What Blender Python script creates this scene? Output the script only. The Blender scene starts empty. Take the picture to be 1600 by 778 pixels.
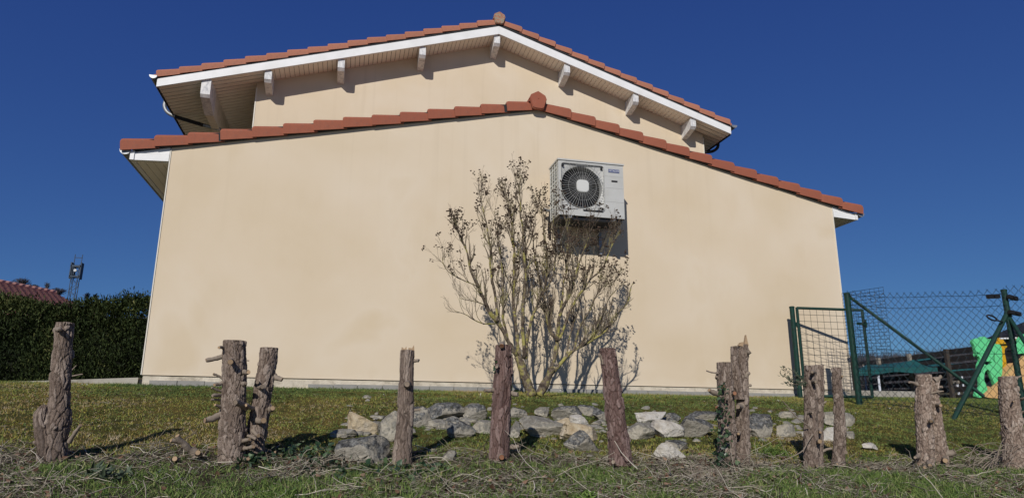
import bpy, math, random
import numpy as np
from mathutils import Vector
# ------------------------------------------------------------------ camera, sky, sun
sc = bpy.context.scene
F_PX, PITCH, YAW, ROLL = 1049.2, math.radians(13.752), math.radians(13.64), math.radians(0.288)
CAM = np.array([4.065, -8.355, -0.315])
cF = np.array([math.sin(YAW)*math.cos(PITCH), math.cos(YAW)*math.cos(PITCH), math.sin(PITCH)])
_r = np.array([math.cos(YAW), -math.sin(YAW), 0.0]); _u = np.cross(_r, cF)
cR = math.cos(ROLL)*_r + math.sin(ROLL)*_u
cU = -math.sin(ROLL)*_r + math.cos(ROLL)*_u
cam_data = bpy.data.cameras.new("camera"); cam = bpy.data.objects.new("camera", cam_data)
sc.collection.objects.link(cam); sc.camera = cam
from mathutils import Matrix
cam.matrix_world = Matrix(((cR[0], cU[0], -cF[0], CAM[0]), (cR[1], cU[1], -cF[1], CAM[1]), (cR[2], cU[2], -cF[2], CAM[2]), (0, 0, 0, 1)))
cam_data.sensor_width = 36.0; cam_data.lens = F_PX/1600*36.0
cam_data.clip_start = 0.05; cam_data.clip_end = 2000
SUN_DIR = Vector((0.50, 1.0, -0.655)).normalized()        # direction the light travels
world = bpy.data.worlds.new("World"); sc.world = world; world.use_nodes = True
wn = world.node_tree.nodes; bg = wn["Background"]
sky = wn.new("ShaderNodeTexSky"); sky.sky_type = 'NISHITA'; sky.sun_disc = False
sky.sun_elevation = math.asin(-SUN_DIR.z); sky.sun_rotation = math.atan2(-SUN_DIR.x, -SUN_DIR.y)
sky.altitude = 300; sky.air_density = 0.65; sky.dust_density = 0.1; sky.ozone_density = 9.0
sep = wn.new("ShaderNodeSeparateColor"); com = wn.new("ShaderNodeCombineColor"); lk = world.node_tree.links; lk.new(sky.outputs[0], sep.inputs[0])
for k, (g_, s_) in enumerate(((.91, .656), (.88, .790), (.515, 1.745))):      # the camera's contrast curve for deep blue, per channel
    pw = wn.new("ShaderNodeMath"); pw.operation = 'POWER'; pw.inputs[1].default_value = g_; lk.new(sep.outputs[k], pw.inputs[0])
    ml = wn.new("ShaderNodeMath"); ml.operation = 'MULTIPLY'; ml.inputs[1].default_value = s_; lk.new(pw.outputs[0], ml.inputs[0]); lk.new(ml.outputs[0], com.inputs[k])
lk.new(com.outputs[0], bg.inputs[0]); bg.inputs[1].default_value = 0.083
sun_d = bpy.data.lights.new("sun", 'SUN'); sun_d.energy = 3.6; sun_d.angle = math.radians(0.5); sun_d.color = (1.0, 0.955, 0.89)
sun = bpy.data.objects.new("sun", sun_d); sc.collection.objects.link(sun)
sun.rotation_euler = SUN_DIR.to_track_quat('-Z', 'Y').to_euler(); sun.location = (0, -10, 20)
sc.view_settings.view_transform = 'Standard'; sc.view_settings.look = 'None'
sc.view_settings.exposure = 0.0; sc.view_settings.gamma = 1.0

# ------------------------------------------------------------------ helpers
col = sc.collection
rng = np.random.RandomState(7); random.seed(7)
def at(px, py, Y):
    d = cF*F_PX + cR*(px-800) + cU*(389-py); t = (Y-CAM[1])/d[1]; return CAM + t*d
def at_z(px, py, z):
    d = cF*F_PX + cR*(px-800) + cU*(389-py); t = (z-CAM[2])/d[2]; return CAM + t*d
def lerp(a, b, t): return a + (b-a)*t
def hash3(ix, iy, iz, seed):
    n = (ix*374761393 + iy*668265263 + iz*2147483647 + seed*1274126177) & 0xffffffff
    n = ((n ^ (n >> 13))*1274126177) & 0xffffffff
    n = n ^ (n >> 16); return (n & 0xffff)/65535.0
def vnoise(P, scale=1.0, seed=0):
    P = np.asarray(P, float)*scale; I = np.floor(P).astype(np.int64); f = P-I; f = f*f*(3-2*f); r = 0
    for dx in (0, 1):
        for dy in (0, 1):
            for dz in (0, 1):
                w = (f[..., 0] if dx else 1-f[..., 0])*(f[..., 1] if dy else 1-f[..., 1])*(f[..., 2] if dz else 1-f[..., 2])
                r = r + w*hash3(I[..., 0]+dx, I[..., 1]+dy, I[..., 2]+dz, seed)
    return r*2-1
def fbm(P, scale, seed=0, octv=3):
    r = 0; a = 1.0; t = 0
    for k in range(octv): r = r + a*vnoise(P, scale*2**k, seed+k*17); t += a; a *= .5
    return r/t
PY = [-400, -30, -9.5, -8.4, -7, -6, -5, -4.2, -3.3, -2.5, -1.7, -1, 0, 1, 2, 12, 26, 60, 4000]
PZ = [-2.0, -1.95, -1.93, -1.88, -1.45, -1.03, -.735, -.60, -.47, -.335, -.20, -.115, -.05, -.02, .02, .02, -.4, -.4, -.4]
def G(x, y, bumps=True):
    x = np.asarray(x, float); y = np.asarray(y, float)
    z = np.interp(y, PY, PZ)
    k = np.interp(y, [-12, -8, -4.2, 0, 3, 20], [0, .01, .020, .0055, 0, 0]); z = z - k*np.clip(x-5, -9, 9)
    r = np.hypot(x-4, y+8)
    az = np.degrees(np.arctan2(x-4, y+8))
    H = np.interp(az, [-60, -25, -5, 10, 30, 45, 60, 90], [15, 15, 14, 10, 8.6, 8.3, 10, 11])
    h = np.clip((r-65)/(150-65), 0, 1); h = h*h*(3-2*h)
    z = z + np.where(y > 0, H*h, 0)*np.clip(y/40, 0, 1)
    if bumps:
        P = np.stack([x, y, x*0], -1)
        amp = np.interp(y, [-9, -5.5, -3.9, -1.5, -.3, 0, 3], [.03, .035, .03, .022, .006, 0.004, .01])
        z = z + amp*fbm(P, 2.2, 5, 3)
    return z
def ground_at(px, py):
    d = cF*F_PX + cR*(px-800) + cU*(389-py); d = d/d[1]
    for s in np.arange(2.6, 12, .02):
        P = CAM + d*s
        if G(P[0], P[1], False) > P[2]: return P
    return CAM + d*8.2
def pmat(name, color, rough=.8, metal=0.0, spec=.3, build=None):
    m = bpy.data.materials.new(name); m.use_nodes = True; nt = m.node_tree; b = nt.nodes["Principled BSDF"]
    b.inputs["Base Color"].default_value = (*color, 1); b.inputs["Roughness"].default_value = rough
    b.inputs["Metallic"].default_value = metal; b.inputs["Specular IOR Level"].default_value = spec
    if build: build(nt, b)
    return m
class NB:
    """small node helper"""
    def __init__(s, nt): s.nt = nt; s.n = nt.nodes; s.tc = s.n.new("ShaderNodeTexCoord")
    def l(s, a, b): s.nt.links.new(a, b)
    def map(s, scale=(1, 1, 1), src="Object"):
        m = s.n.new("ShaderNodeMapping"); s.l(s.tc.outputs[src], m.inputs[0]); m.inputs["Scale"].default_value = scale; return m.outputs[0]
    def noise(s, scale, detail=4, rough=.55, vec=None, dist=0):
        t = s.n.new("ShaderNodeTexNoise"); t.inputs["Scale"].default_value = scale; t.inputs["Detail"].default_value = detail
        t.inputs["Roughness"].default_value = rough; t.inputs["Distortion"].default_value = dist
        s.l(vec if vec is not None else s.tc.outputs["Object"], t.inputs["Vector"]); return t.outputs["Fac"]
    def voro(s, scale, feat='F1', out="Distance", vec=None):
        t = s.n.new("ShaderNodeTexVoronoi"); t.feature = feat; t.inputs["Scale"].default_value = scale
        s.l(vec if vec is not None else s.tc.outputs["Object"], t.inputs["Vector"]); return t.outputs[out]
    def ramp(s, fac, stops):
        r = s.n.new("ShaderNodeValToRGB"); e = r.color_ramp.elements
        while len(e) < len(stops): e.new(.5)
        for i, (p, c) in enumerate(stops):
            e[i].position = p; e[i].color = (*c, 1) if len(c) == 3 else c
        s.l(fac, r.inputs[0]); return r.outputs[0]
    def val(s, fac, a, b, c=0, d=1):
        r = s.n.new("ShaderNodeMapRange"); r.inputs[1].default_value = a; r.inputs[2].default_value = b
        r.inputs[3].default_value = c; r.inputs[4].default_value = d; s.l(fac, r.inputs[0]); return r.outputs[0]
    def mix(s, fac, a, b, mode='MIX'):
        m = s.n.new("ShaderNodeMix"); m.data_type = 'RGBA'; m.blend_type = mode
        for v, i in ((fac, 0), (a, 6), (b, 7)):
            if isinstance(v, (int, float)): m.inputs[i].default_value = v
            elif isinstance(v, tuple): m.inputs[i].default_value = (*v, 1)
            else: s.l(v, m.inputs[i])
        return m.outputs[2]
    def math(s, op, a, b=0.0):
        m = s.n.new("ShaderNodeMath"); m.operation = op
        for v, i in ((a, 0), (b, 1)):
            if isinstance(v, (int, float)): m.inputs[i].default_value = v
            else: s.l(v, m.inputs[i])
        return m.outputs[0]
    def attr(s, name, out="Fac"):
        a = s.n.new("ShaderNodeAttribute"); a.attribute_name = name; return a.outputs[out]
    def bump(s, h, strength, dist, b):
        n = s.n.new("ShaderNodeBump"); n.inputs["Strength"].default_value = strength; n.inputs["Distance"].default_value = dist
        s.l(h, n.inputs["Height"]); s.l(n.outputs[0], b.inputs["Normal"])
class MB:
    def __init__(s): s.v = []; s.f = []; s.m = []; s.a = []
    def add(s, V, Fc, mi=0, a=0.0):
        o = len(s.v); s.v += [tuple(map(float, p)) for p in V]; s.f += [tuple(i+o for i in f) for f in Fc]; s.m += [mi]*len(Fc)
        s.a += [a]*len(V) if np.isscalar(a) else list(a); return s
    def box(s, x0, x1, y0, y1, z0, z1, mi=0, bev=0.0, a=0.0):
        V = [(x, y, z) for z in (z0, z1) for y in (y0, y1) for x in (x0, x1)]
        return s.add(V, [(0, 2, 3, 1), (4, 5, 7, 6), (0, 1, 5, 4), (2, 6, 7, 3), (0, 4, 6, 2), (1, 3, 7, 5)], mi, a)
    def prism(s, pts, y0, y1, mi=0, a=0.0):
        """polygon of (x,z) extruded in y"""
        n = len(pts); V = [(x, y0, z) for x, z in pts]+[(x, y1, z) for x, z in pts]
        Fc = [tuple(range(n)), tuple(range(2*n-1, n-1, -1))]+[(i, i+n, (i+1) % n+n, (i+1) % n) for i in range(n)]
        return s.add(V, Fc, mi, a)
    def prismx(s, pts, x0, x1, mi=0, a=0.0):
        """polygon of (y,z) extruded in x"""
        n = len(pts); V = [(x0, y, z) for y, z in pts]+[(x1, y, z) for y, z in pts]
        Fc = [tuple(range(n-1, -1, -1)), tuple(range(n, 2*n))]+[(i, (i+1) % n, (i+1) % n+n, i+n) for i in range(n)]
        return s.add(V, Fc, mi, a)
    def obox(s, p, q, w, h, mi=0, up=(0, 0, 1), a=0.0):
        """bar from p to q, width w (sideways), height h"""
        p = np.array(p, float); q = np.array(q, float); d = q-p; d /= np.linalg.norm(d); u = np.array(up, float)
        if abs(d@u) > .95: u = np.array([1., 0, 0])
        sd = np.cross(d, u); sd /= np.linalg.norm(sd); u = np.cross(sd, d)
        V = [c+sd*i*w/2+u*j*h/2 for c in (p, q) for i, j in ((-1, -1), (1, -1), (1, 1), (-1, 1))]
        return s.add(V, [(3, 2, 1, 0), (4, 5, 6, 7), (0, 1, 5, 4), (1, 2, 6, 5), (2, 3, 7, 6), (3, 0, 4, 7)], mi, a)
    def tube(s, pts, rad, n=6, mi=0, caps=True, a=0.0):
        P = np.array(pts, float); k = len(P); R = np.full(k, rad) if np.isscalar(rad) else np.array(rad, float)
        T = np.gradient(P, axis=0); T /= np.linalg.norm(T, axis=1)[:, None]+1e-9
        u = np.cross(T[0], (0, 0, 1.)); u = u if np.linalg.norm(u) > .1 else np.cross(T[0], (1., 0, 0)); V = []
        for i in range(k):
            u = u-T[i]*(u@T[i]); u /= np.linalg.norm(u)+1e-9; w = np.cross(T[i], u)
            for j in range(n):
                t = 2*math.pi*j/n; V.append(P[i]+R[i]*(math.cos(t)*u+math.sin(t)*w))
        Fc = [(i*n+j, i*n+(j+1) % n, (i+1)*n+(j+1) % n, (i+1)*n+j) for i in range(k-1) for j in range(n)]
        if caps: Fc += [tuple(range(n-1, -1, -1)), tuple(range((k-1)*n, k*n))]
        return s.add(V, Fc, mi, a)
    def build(s, name, mats, parent=None, smooth=False, attr=None):
        me = bpy.data.meshes.new(name); me.from_pydata(s.v, [], s.f)
        mats = mats if isinstance(mats, (list, tuple)) else [mats]
        for m in mats: me.materials.append(m)
        if len(mats) > 1: me.polygons.foreach_set("material_index", s.m)
        if smooth: me.polygons.foreach_set("use_smooth", [True]*len(s.f))
        if attr: me.attributes.new(attr, 'FLOAT', 'POINT').data.foreach_set("value", np.array(s.a, float))
        me.update(); o = bpy.data.objects.new(name, me); col.objects.link(o)
        if parent: link(o, parent)
        return o
def link(o, parent):
    o.parent = parent
    o.matrix_parent_inverse = Matrix.Translation(parent_world(parent)).inverted()
def parent_world(p):
    v = Vector(p.location)
    while p.parent:
        inv = p.matrix_parent_inverse.translation; p = p.parent; v = v + inv + Vector(p.location)
    return v
def fast_mesh(name, V, Fc, mat, parent=None, attr=None, smooth=False):
    """V (n,3) array, Fc (m,k) array"""
    me = bpy.data.meshes.new(name); n, (m, k) = len(V), Fc.shape
    me.vertices.add(n); me.vertices.foreach_set("co", np.asarray(V, np.float32).ravel())
    me.loops.add(m*k); me.loops.foreach_set("vertex_index", Fc.astype(np.int32).ravel())
    me.polygons.add(m); me.polygons.foreach_set("loop_start", np.arange(0, m*k, k, dtype=np.int32))
    for nm, vals in (attr or {}).items(): me.attributes.new(nm, 'FLOAT', 'POINT').data.foreach_set("value", np.asarray(vals, np.float32))
    if smooth: me.polygons.foreach_set("use_smooth", np.ones(m, bool))
    me.materials.append(mat); me.update(calc_edges=True); me.validate()
    o = bpy.data.objects.new(name, me); col.objects.link(o)
    if parent: link(o, parent)
    return o
def tag(o, label=None, cat=None, group=None, kind=None):
    if label: o['label'] = label
    if cat: o['category'] = cat
    if group: o['group'] = group
    if kind: o['kind'] = kind
    return o
def empty(name, loc, label=None, cat=None, group=None, kind=None):
    o = bpy.data.objects.new(name, None); o.location = loc; o.empty_display_size = .1; col.objects.link(o)
    return tag(o, label, cat, group, kind)

# ------------------------------------------------------------------ materials
def b_plaster(nt, b):
    h = NB(nt)
    big = h.noise(.75, 4, .5, dist=.3); mid = h.noise(1.7, 6, .6); streak = h.noise(1.0, 4, .6, h.map((1.3, 1, .6)))
    c = h.ramp(big, [(.34, (.63, .52, .37)), (.5, (.66, .553, .41)), (.62, (.68, .58, .445)), (.72, (.635, .525, .375))])
    c = h.mix(h.val(mid, .45, .75, 0, .55), c, (.665, .56, .42)); c = h.mix(h.val(streak, .56, .76, 0, .3), c, (.55, .43, .27))
    sp = h.noise(420, 2, .7); c = h.mix(h.val(sp, .35, .7, 0, .10), c, (.42, .32, .2))
    sp2 = nt.nodes.new("ShaderNodeSeparateXYZ"); nt.links.new(h.tc.outputs["Object"], sp2.inputs[0])
    drip = h.math('MULTIPLY', h.val(h.noise(1.0, 3, .6, h.map((9, 1, .22))), .56, .72, 0, .16), h.val(sp2.outputs["Z"], 1.4, 3.6)); c = h.mix(drip, c, (.44, .35, .24))
    base = h.math('MULTIPLY', h.val(h.math('ADD', sp2.outputs["Z"], h.math('MULTIPLY', h.noise(5, 4, .7), .35)), .34, .18), .45); c = h.mix(base, c, (.70, .61, .48))
    nt.links.new(c, b.inputs["Base Color"]); h.bump(h.math('ADD', h.noise(260, 3, .7), h.math('MULTIPLY', h.noise(6, 3), 2.0)), .22, .002, b)
M = {}
M['plaster'] = pmat('plaster', (.6, .5, .36), .92, spec=.1, build=b_plaster)
def b_plinth(nt, b):
    h = NB(nt); n = h.noise(9, 6, .65); n2 = h.noise(60, 3)
    c = h.ramp(n, [(.3, (.33, .29, .22)), (.5, (.56, .5, .40)), (.7, (.66, .60, .49))])
    c = h.mix(h.val(n2, .5, .8, 0, .4), c, (.3, .27, .21)); nt.links.new(c, b.inputs["Base Color"]); h.bump(h.math('ADD', n, n2), .6, .01, b)
M['plinth'] = pmat('rough_render', (.5, .45, .36), .95, build=b_plinth)
def b_concrete(nt, b):
    h = NB(nt); n = h.noise(6, 6, .65); n2 = h.noise(90, 3)
    c = h.ramp(n, [(.3, (.27, .25, .20)), (.55, (.38, .355, .30)), (.75, (.45, .43, .37))])
    c = h.mix(h.val(n2, .55, .8, 0, .35), c, (.2, .19, .15)); nt.links.new(c, b.inputs["Base Color"]); h.bump(n2, .4, .004, b)
M['concrete'] = pmat('concrete', (.38, .36, .31), .95, build=b_concrete)
M['block'] = pmat('grey_concrete_edging', (.27, .26, .24), .95, build=lambda nt, b: (lambda h: (nt.links.new(h.mix(h.noise(12, 5, .7), (.20, .195, .18), (.36, .35, .32)), b.inputs['Base Color']), h.bump(h.noise(90, 3), .4, .004, b)))(NB(nt)))
def b_tile(light):
    def f(nt, b):
        h = NB(nt); n = h.noise(5, 5, .6); n2 = h.noise(45, 4, .6); o = nt.nodes.new("ShaderNodeObjectInfo").outputs["Random"]
        A = (.41, .165, .10) if light else (.345, .112, .062); B = (.32, .135, .085) if light else (.27, .088, .050)
        c = h.mix(h.val(n, .35, .7), A, B); c = h.mix(h.math('MULTIPLY', o, .7), c, (.28, .085, .05) if not light else (.43, .175, .11))
        c = h.mix(h.val(n2, .55, .72, 0, .5), c, (.16, .08, .06)); c = h.mix(h.val(h.noise(22, 4, .7), .62, .70, 0, .45 if light else .2), c, (.36, .30, .22)); nt.links.new(c, b.inputs["Base Color"]); h.bump(n2, .25, .003, b)
    return f
M['tile_low'] = pmat('terracotta_deep', (.33, .1, .06), .8, build=b_tile(False))
M['tile_up'] = pmat('terracotta_light', (.4, .15, .09), .8, build=b_tile(True))
def b_moss_tile(nt, b):
    h = NB(nt); n = h.noise(28, 5, .7)
    nt.links.new(h.ramp(n, [(.35, (.30, .11, .07)), (.5, (.38, .20, .13)), (.56, (.30, .30, .22)), (.7, (.16, .16, .13))]), b.inputs["Base Color"])
M['tile_moss'] = pmat('lichened_terracotta', (.35, .2, .12), .9, build=b_moss_tile)
def b_white(nt, b):
    h = NB(nt); n = h.noise(4, 5, .6); n2 = h.noise(40, 4, .7)
    c = h.mix(h.val(n, .4, .75), (.80, .80, .79), (.71, .71, .69)); c = h.mix(h.val(n2, .62, .8, 0, .3), c, (.5, .49, .46)); nt.links.new(c, b.inputs["Base Color"])
M['white'] = pmat('white_board_paint', (.8, .8, .79), .5, build=b_white)
def b_worn(nt, b):
    h = NB(nt); n = h.noise(14, 6, .7, h.map((1, 1, .5))); n2 = h.noise(50, 4, .7)
    c = h.ramp(n, [(.42, (.76, .75, .73)), (.54, (.60, .60, .60)), (.66, (.42, .42, .43))]); c = h.mix(h.val(n2, .6, .75, 0, .5), c, (.3, .29, .28))
    nt.links.new(c, b.inputs["Base Color"]); h.bump(n2, .3, .003, b)
M['worn_white'] = pmat('flaking_white_paint', (.7, .7, .7), .7, build=b_worn)
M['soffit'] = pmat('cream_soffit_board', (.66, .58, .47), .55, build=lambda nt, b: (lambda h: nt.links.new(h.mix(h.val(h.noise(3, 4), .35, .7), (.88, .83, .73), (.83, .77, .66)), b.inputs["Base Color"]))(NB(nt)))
M['purlin'] = pmat('beam_paint', (.55, .47, .38), .7, build=lambda nt, b: (lambda h: nt.links.new(h.mix(h.val(h.noise(9, 5), .4, .7), (.76, .70, .60), (.62, .55, .46)), b.inputs["Base Color"]))(NB(nt)))
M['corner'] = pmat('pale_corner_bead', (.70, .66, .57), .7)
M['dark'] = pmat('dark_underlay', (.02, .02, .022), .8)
M['zinc'] = pmat('zinc', (.52, .53, .54), .5, .6, build=lambda nt, b: (lambda h: nt.links.new(h.mix(h.noise(20, 4), (.22, .23, .24), (.42, .43, .44)), b.inputs["Base Color"]))(NB(nt)))
def b_acw(nt, b):
    h = NB(nt); n = h.noise(5, 5, .6); c = h.mix(h.val(n, .4, .75), (.50, .50, .475), (.44, .435, .40)); c = h.mix(h.val(h.noise(70, 3), .6, .8, 0, .3), c, (.3, .29, .26)); nt.links.new(c, b.inputs["Base Color"])
M['ac'] = pmat('off_white_sheet_metal', (.5, .5, .48), .45, spec=.5, build=b_acw)
M['ac_light'] = pmat('light_hub_plastic', (.60, .60, .57), .45, spec=.4)
M['wire'] = pmat('grille_wire', (.42, .42, .40), .5)
M['black'] = pmat('black_plastic', (.012, .012, .013), .5)
M['fin'] = pmat('aluminium_fin', (.6, .62, .62), .35, .9, build=lambda nt, b: (lambda h: (nt.links.new(h.mix(h.noise(40, 4), (.35, .42, .42), (.75, .76, .75)), b.inputs["Base Color"]), h.bump(h.noise(60, 3), .5, .01, b)))(NB(nt)))
M['blue_label'] = pmat('blue_grey_label', (.10, .12, .22), .4)
M['white_print'] = pmat('white_print', (.6, .6, .62), .5)
M['green_metal'] = pmat('dark_green_coated_steel', (.008, .062, .042), .6, spec=.25, build=lambda nt, b: (lambda h: nt.links.new(h.mix(h.val(h.noise(25, 4), .4, .7), (.005, .040, .029), (.008, .024, .02)), b.inputs["Base Color"]))(NB(nt)))
M['green_wire'] = pmat('dark_green_coated_wire', (.006, .016, .022), .45)
def b_bark(reddish, light):
    def f(nt, b):
        h = NB(nt); v = h.attr("var"); cr = h.attr("crack"); n = h.noise(30, 5, .7, h.map((1, 1, .45))); n2 = h.noise(140, 4, .7, h.map((1, 1, .4)))
        if reddish: cs = [(.0, (.10, .06, .052)), (.45, (.20, .125, .108)), (.8, (.31, .215, .19)), (1, (.42, .33, .30))]
        elif light: cs = [(.0, (.18, .125, .095)), (.45, (.35, .262, .205)), (.8, (.50, .40, .325)), (1, (.60, .51, .43))]
        else: cs = [(.0, (.125, .090, .07)), (.45, (.25, .19, .152)), (.8, (.38, .305, .25)), (1, (.50, .42, .35))]
        c = h.ramp(h.math('ADD', h.math('MULTIPLY', v, .6), h.math('MULTIPLY', n, .45)), cs)
        c = h.mix(h.val(cr, 0, 1, 0, .8), c, (.05, .032, .025) if not reddish else (.05, .018, .015))
        c = h.mix(h.val(n2, .48, .68, 0, .65), c, (.075, .058, .045)); n4 = h.noise(260, 3, .7); c = h.mix(h.val(n4, .55, .75, 0, .35), c, (.34, .30, .26)); nt.links.new(c, b.inputs["Base Color"]); h.bump(h.math('ADD', h.math('ADD', n2, n), n4), .9, .007, b)
    return f
M['bark'] = pmat('grey_brown_bark', (.15, .12, .1), .9, spec=.15, build=b_bark(False, False))
M['bark_light'] = pmat('pale_plated_bark', (.2, .16, .12), .9, spec=.15, build=b_bark(False, True))
M['bark_red'] = pmat('reddish_bark', (.12, .07, .06), .85, spec=.2, build=b_bark(True, False))
def b_cut(nt, b):
    h = NB(nt); n = h.noise(40, 4); nt.links.new(h.mix(n, (.30, .195, .11), (.44, .32, .20)), b.inputs["Base Color"]); h.bump(n, .3, .002, b)
M['cut_wood'] = pmat('fresh_cut_wood', (.5, .36, .2), .8, build=b_cut)
M['cut_red'] = pmat('cedar_heartwood', (.35, .14, .07), .8, build=lambda nt, b: (lambda h: nt.links.new(h.mix(h.noise(60, 4), (.20, .085, .05), (.34, .17, .09)), b.inputs["Base Color"]))(NB(nt)))
M['cut_grey'] = pmat('weathered_cut_wood', (.25, .2, .15), .9, build=lambda nt, b: (lambda h: nt.links.new(h.mix(h.noise(60, 4), (.16, .12, .09), (.34, .27, .2)), b.inputs["Base Color"]))(NB(nt)))
M['stub'] = pmat('stub_bark', (.22, .17, .13), .9, build=lambda nt, b: (lambda h: (nt.links.new(h.mix(h.noise(50, 5, .7), (.12, .09, .065), (.36, .30, .24)), b.inputs["Base Color"]), h.bump(h.noise(90, 4), .5, .003, b)))(NB(nt)))
def b_branch(nt, b):
    h = NB(nt); n = h.noise(9, 5, .7); n2 = h.noise(40, 4, .7)
    c = h.ramp(n, [(.38, (.06, .045, .034)), (.50, (.16, .125, .09)), (.56, (.30, .265, .09)), (.68, (.34, .31, .09))])
    c = h.mix(h.val(n2, .55, .75, 0, .6), c, (.30, .29, .25)); c = h.mix(h.val(n2, .36, .46, .8, 0), c, (.035, .028, .024)); nt.links.new(c, b.inputs["Base Color"]); h.bump(n2, .5, .004, b)
M['branch'] = pmat('lichened_branch', (.16, .14, .09), .9, spec=.1, build=b_branch)
M['twig'] = pmat('grey_brown_twig', (.13, .10, .075), .9, spec=.1, build=lambda nt, b: (lambda h: nt.links.new(h.ramp(h.noise(6, 4), [(.4, (.09, .068, .052)), (.55, (.17, .14, .10)), (.68, (.25, .225, .10))]), b.inputs["Base Color"]))(NB(nt)))
M['seed'] = pmat('dry_seed_head', (.06, .04, .028), .9, build=lambda nt, b: (lambda h: nt.links.new(h.mix(h.attr("var"), (.045, .03, .022), (.12, .08, .055)), b.inputs["Base Color"]))(NB(nt)))
def b_rock(lo, mid, hi, lich):
    def f(nt, b):
        h = NB(nt); n = h.noise(7, 6, .65, dist=.4); n2 = h.noise(30, 6, .75); n3 = h.noise(13, 5, .7)
        c = h.ramp(n, [(.32, lo), (.5, mid), (.68, hi)])
        g = nt.nodes.new("ShaderNodeNewGeometry"); sx = nt.nodes.new("ShaderNodeSeparateXYZ"); nt.links.new(g.outputs["Normal"], sx.inputs[0])
        up = h.val(sx.outputs["Z"], -.15, .7)
        lf = h.math('MULTIPLY', h.val(h.math('ADD', n3, h.math('MULTIPLY', up, .34)), .58, .68), lich)
        lc = h.ramp(n2, [(.36, (.028, .028, .028)), (.5, (.10, .10, .098)), (.64, (.25, .25, .235))]); c = h.mix(lf, c, lc)
        ms = h.math('MULTIPLY', h.val(h.noise(5, 5, .7), .60, .68), up); c = h.mix(h.math('MULTIPLY', ms, .8), c, (.085, .085, .02))
        c = h.mix(h.val(h.noise(150, 3, .7), .55, .75, 0, .35), c, (.08, .07, .055))
        nt.links.new(c, b.inputs["Base Color"]); h.bump(h.math('ADD', n2, h.math('MULTIPLY', n3, 1.0)), 1.0, .018, b)
    return f
M['rock_grey'] = pmat('grey_limestone', (.3, .3, .28), .95, spec=.1, build=b_rock((.21, .19, .155), (.36, .33, .275), (.50, .46, .38), 1.0))
M['rock_pale'] = pmat('pale_limestone', (.5, .46, .38), .95, spec=.1, build=b_rock((.26, .23, .18), (.44, .40, .32), (.54, .50, .41), .6))
M['rock_cream'] = pmat('fresh_broken_limestone', (.6, .52, .38), .95, spec=.1, build=b_rock((.33, .24, .14), (.56, .46, .31), (.64, .57, .46), .12))
M['rock_white'] = pmat('white_limestone', (.66, .64, .58), .95, spec=.1, build=b_rock((.38, .33, .26), (.62, .58, .51), (.70, .67, .62), .22))
def b_ground(nt, b):
    h = NB(nt); n = h.noise(1.3, 5, .6); n2 = h.noise(9, 6, .7); n3 = h.noise(60, 4, .7)
    sp = nt.nodes.new("ShaderNodeSeparateXYZ"); nt.links.new(h.tc.outputs["Object"], sp.inputs[0]); Y = sp.outputs["Y"]
    g = h.ramp(h.math('ADD', h.math('MULTIPLY', n, .5), h.math('MULTIPLY', n2, .5)), [(.34, (.035, .042, .014)), (.47, (.07, .07, .022)), (.56, (.13, .10, .028)), (.68, (.10, .07, .038))])
    g = h.mix(h.val(n3, .5, .75, 0, .6), g, (.055, .04, .022))
    s = h.ramp(n2, [(.35, (.05, .038, .026)), (.55, (.11, .085, .06)), (.7, (.18, .145, .10))])
    near = h.val(h.math('ADD', Y, h.math('MULTIPLY', n, .5)), -3.75, -3.45, 1, 0); c = h.mix(near, g, s)
    bounce_ground = h.val(Y, -6.3, -6.6); c = h.mix(bounce_ground, c, h.mix(h.noise(30, 4), (.30, .26, .21), (.44, .39, .32)))  # unseen roadside ground, coloured pale to bounce warm fill onto the wall
    far = h.val(Y, 40, 70); fn = h.noise(.12, 6, .7); c = h.mix(far, c, h.mix(fn, (.05, .046, .045), (.09, .08, .07)))
    nt.links.new(c, b.inputs["Base Color"]); h.bump(h.math('ADD', n2, n3), .8, .02, b)
M['ground'] = pmat('mossy_soil', (.1, .09, .03), .98, spec=.05, build=b_ground)
def b_blade(stops, rough=.6, transl=.0):
    def f(nt, b):
        h = NB(nt); nt.links.new(h.ramp(h.attr("var"), stops), b.inputs["Base Color"])
    return f
M['lawn'] = pmat('short_lawn_grass', (.1, .12, .03), .8, spec=.1, build=b_blade([(0, (.05, .085, .028)), (.3, (.12, .175, .05)), (.5, (.19, .235, .065)), (.7, (.32, .29, .065)), (.82, (.33, .22, .075)), (1, (.40, .33, .22))]))
M['tall'] = pmat('green_verge_grass', (.1, .15, .04), .7, spec=.15, build=b_blade([(0, (.06, .11, .03)), (.5, (.13, .20, .05)), (.85, (.23, .28, .08)), (1, (.36, .34, .17))]))
M['straw'] = pmat('dead_straw', (.3, .25, .17), .85, spec=.1, build=b_blade([(0, (.11, .09, .07)), (.35, (.27, .23, .18)), (.7, (.46, .41, .32)), (1, (.64, .58, .47))]))
M['leaf_litter'] = pmat('leaf_litter', (.2, .12, .08), .85, build=b_blade([(0, (.07, .035, .022)), (.5, (.17, .09, .055)), (1, (.30, .21, .14))]))
M['ivy'] = pmat('ivy_leaf', (.03, .07, .03), .4, spec=.4, build=b_blade([(0, (.014, .032, .018)), (.6, (.035, .07, .032)), (1, (.10, .15, .07))]))
M['hedge'] = pmat('conifer_hedge_leaf', (.02, .035, .01), .7, spec=.15, build=b_blade([(0, (.014, .022, .009)), (.5, (.036, .054, .018)), (.8, (.075, .095, .03)), (1, (.16, .16, .06))]))
M['fern'] = pmat('bright_green_frond', (.12, .2, .04), .7, build=b_blade([(0, (.06, .11, .02)), (.6, (.13, .21, .04)), (1, (.22, .30, .07))]))
M['dull_leaf'] = pmat('dull_grey_green_leaf', (.08, .11, .07), .6, build=b_blade([(0, (.04, .06, .038)), (1, (.11, .14, .085))]))
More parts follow.
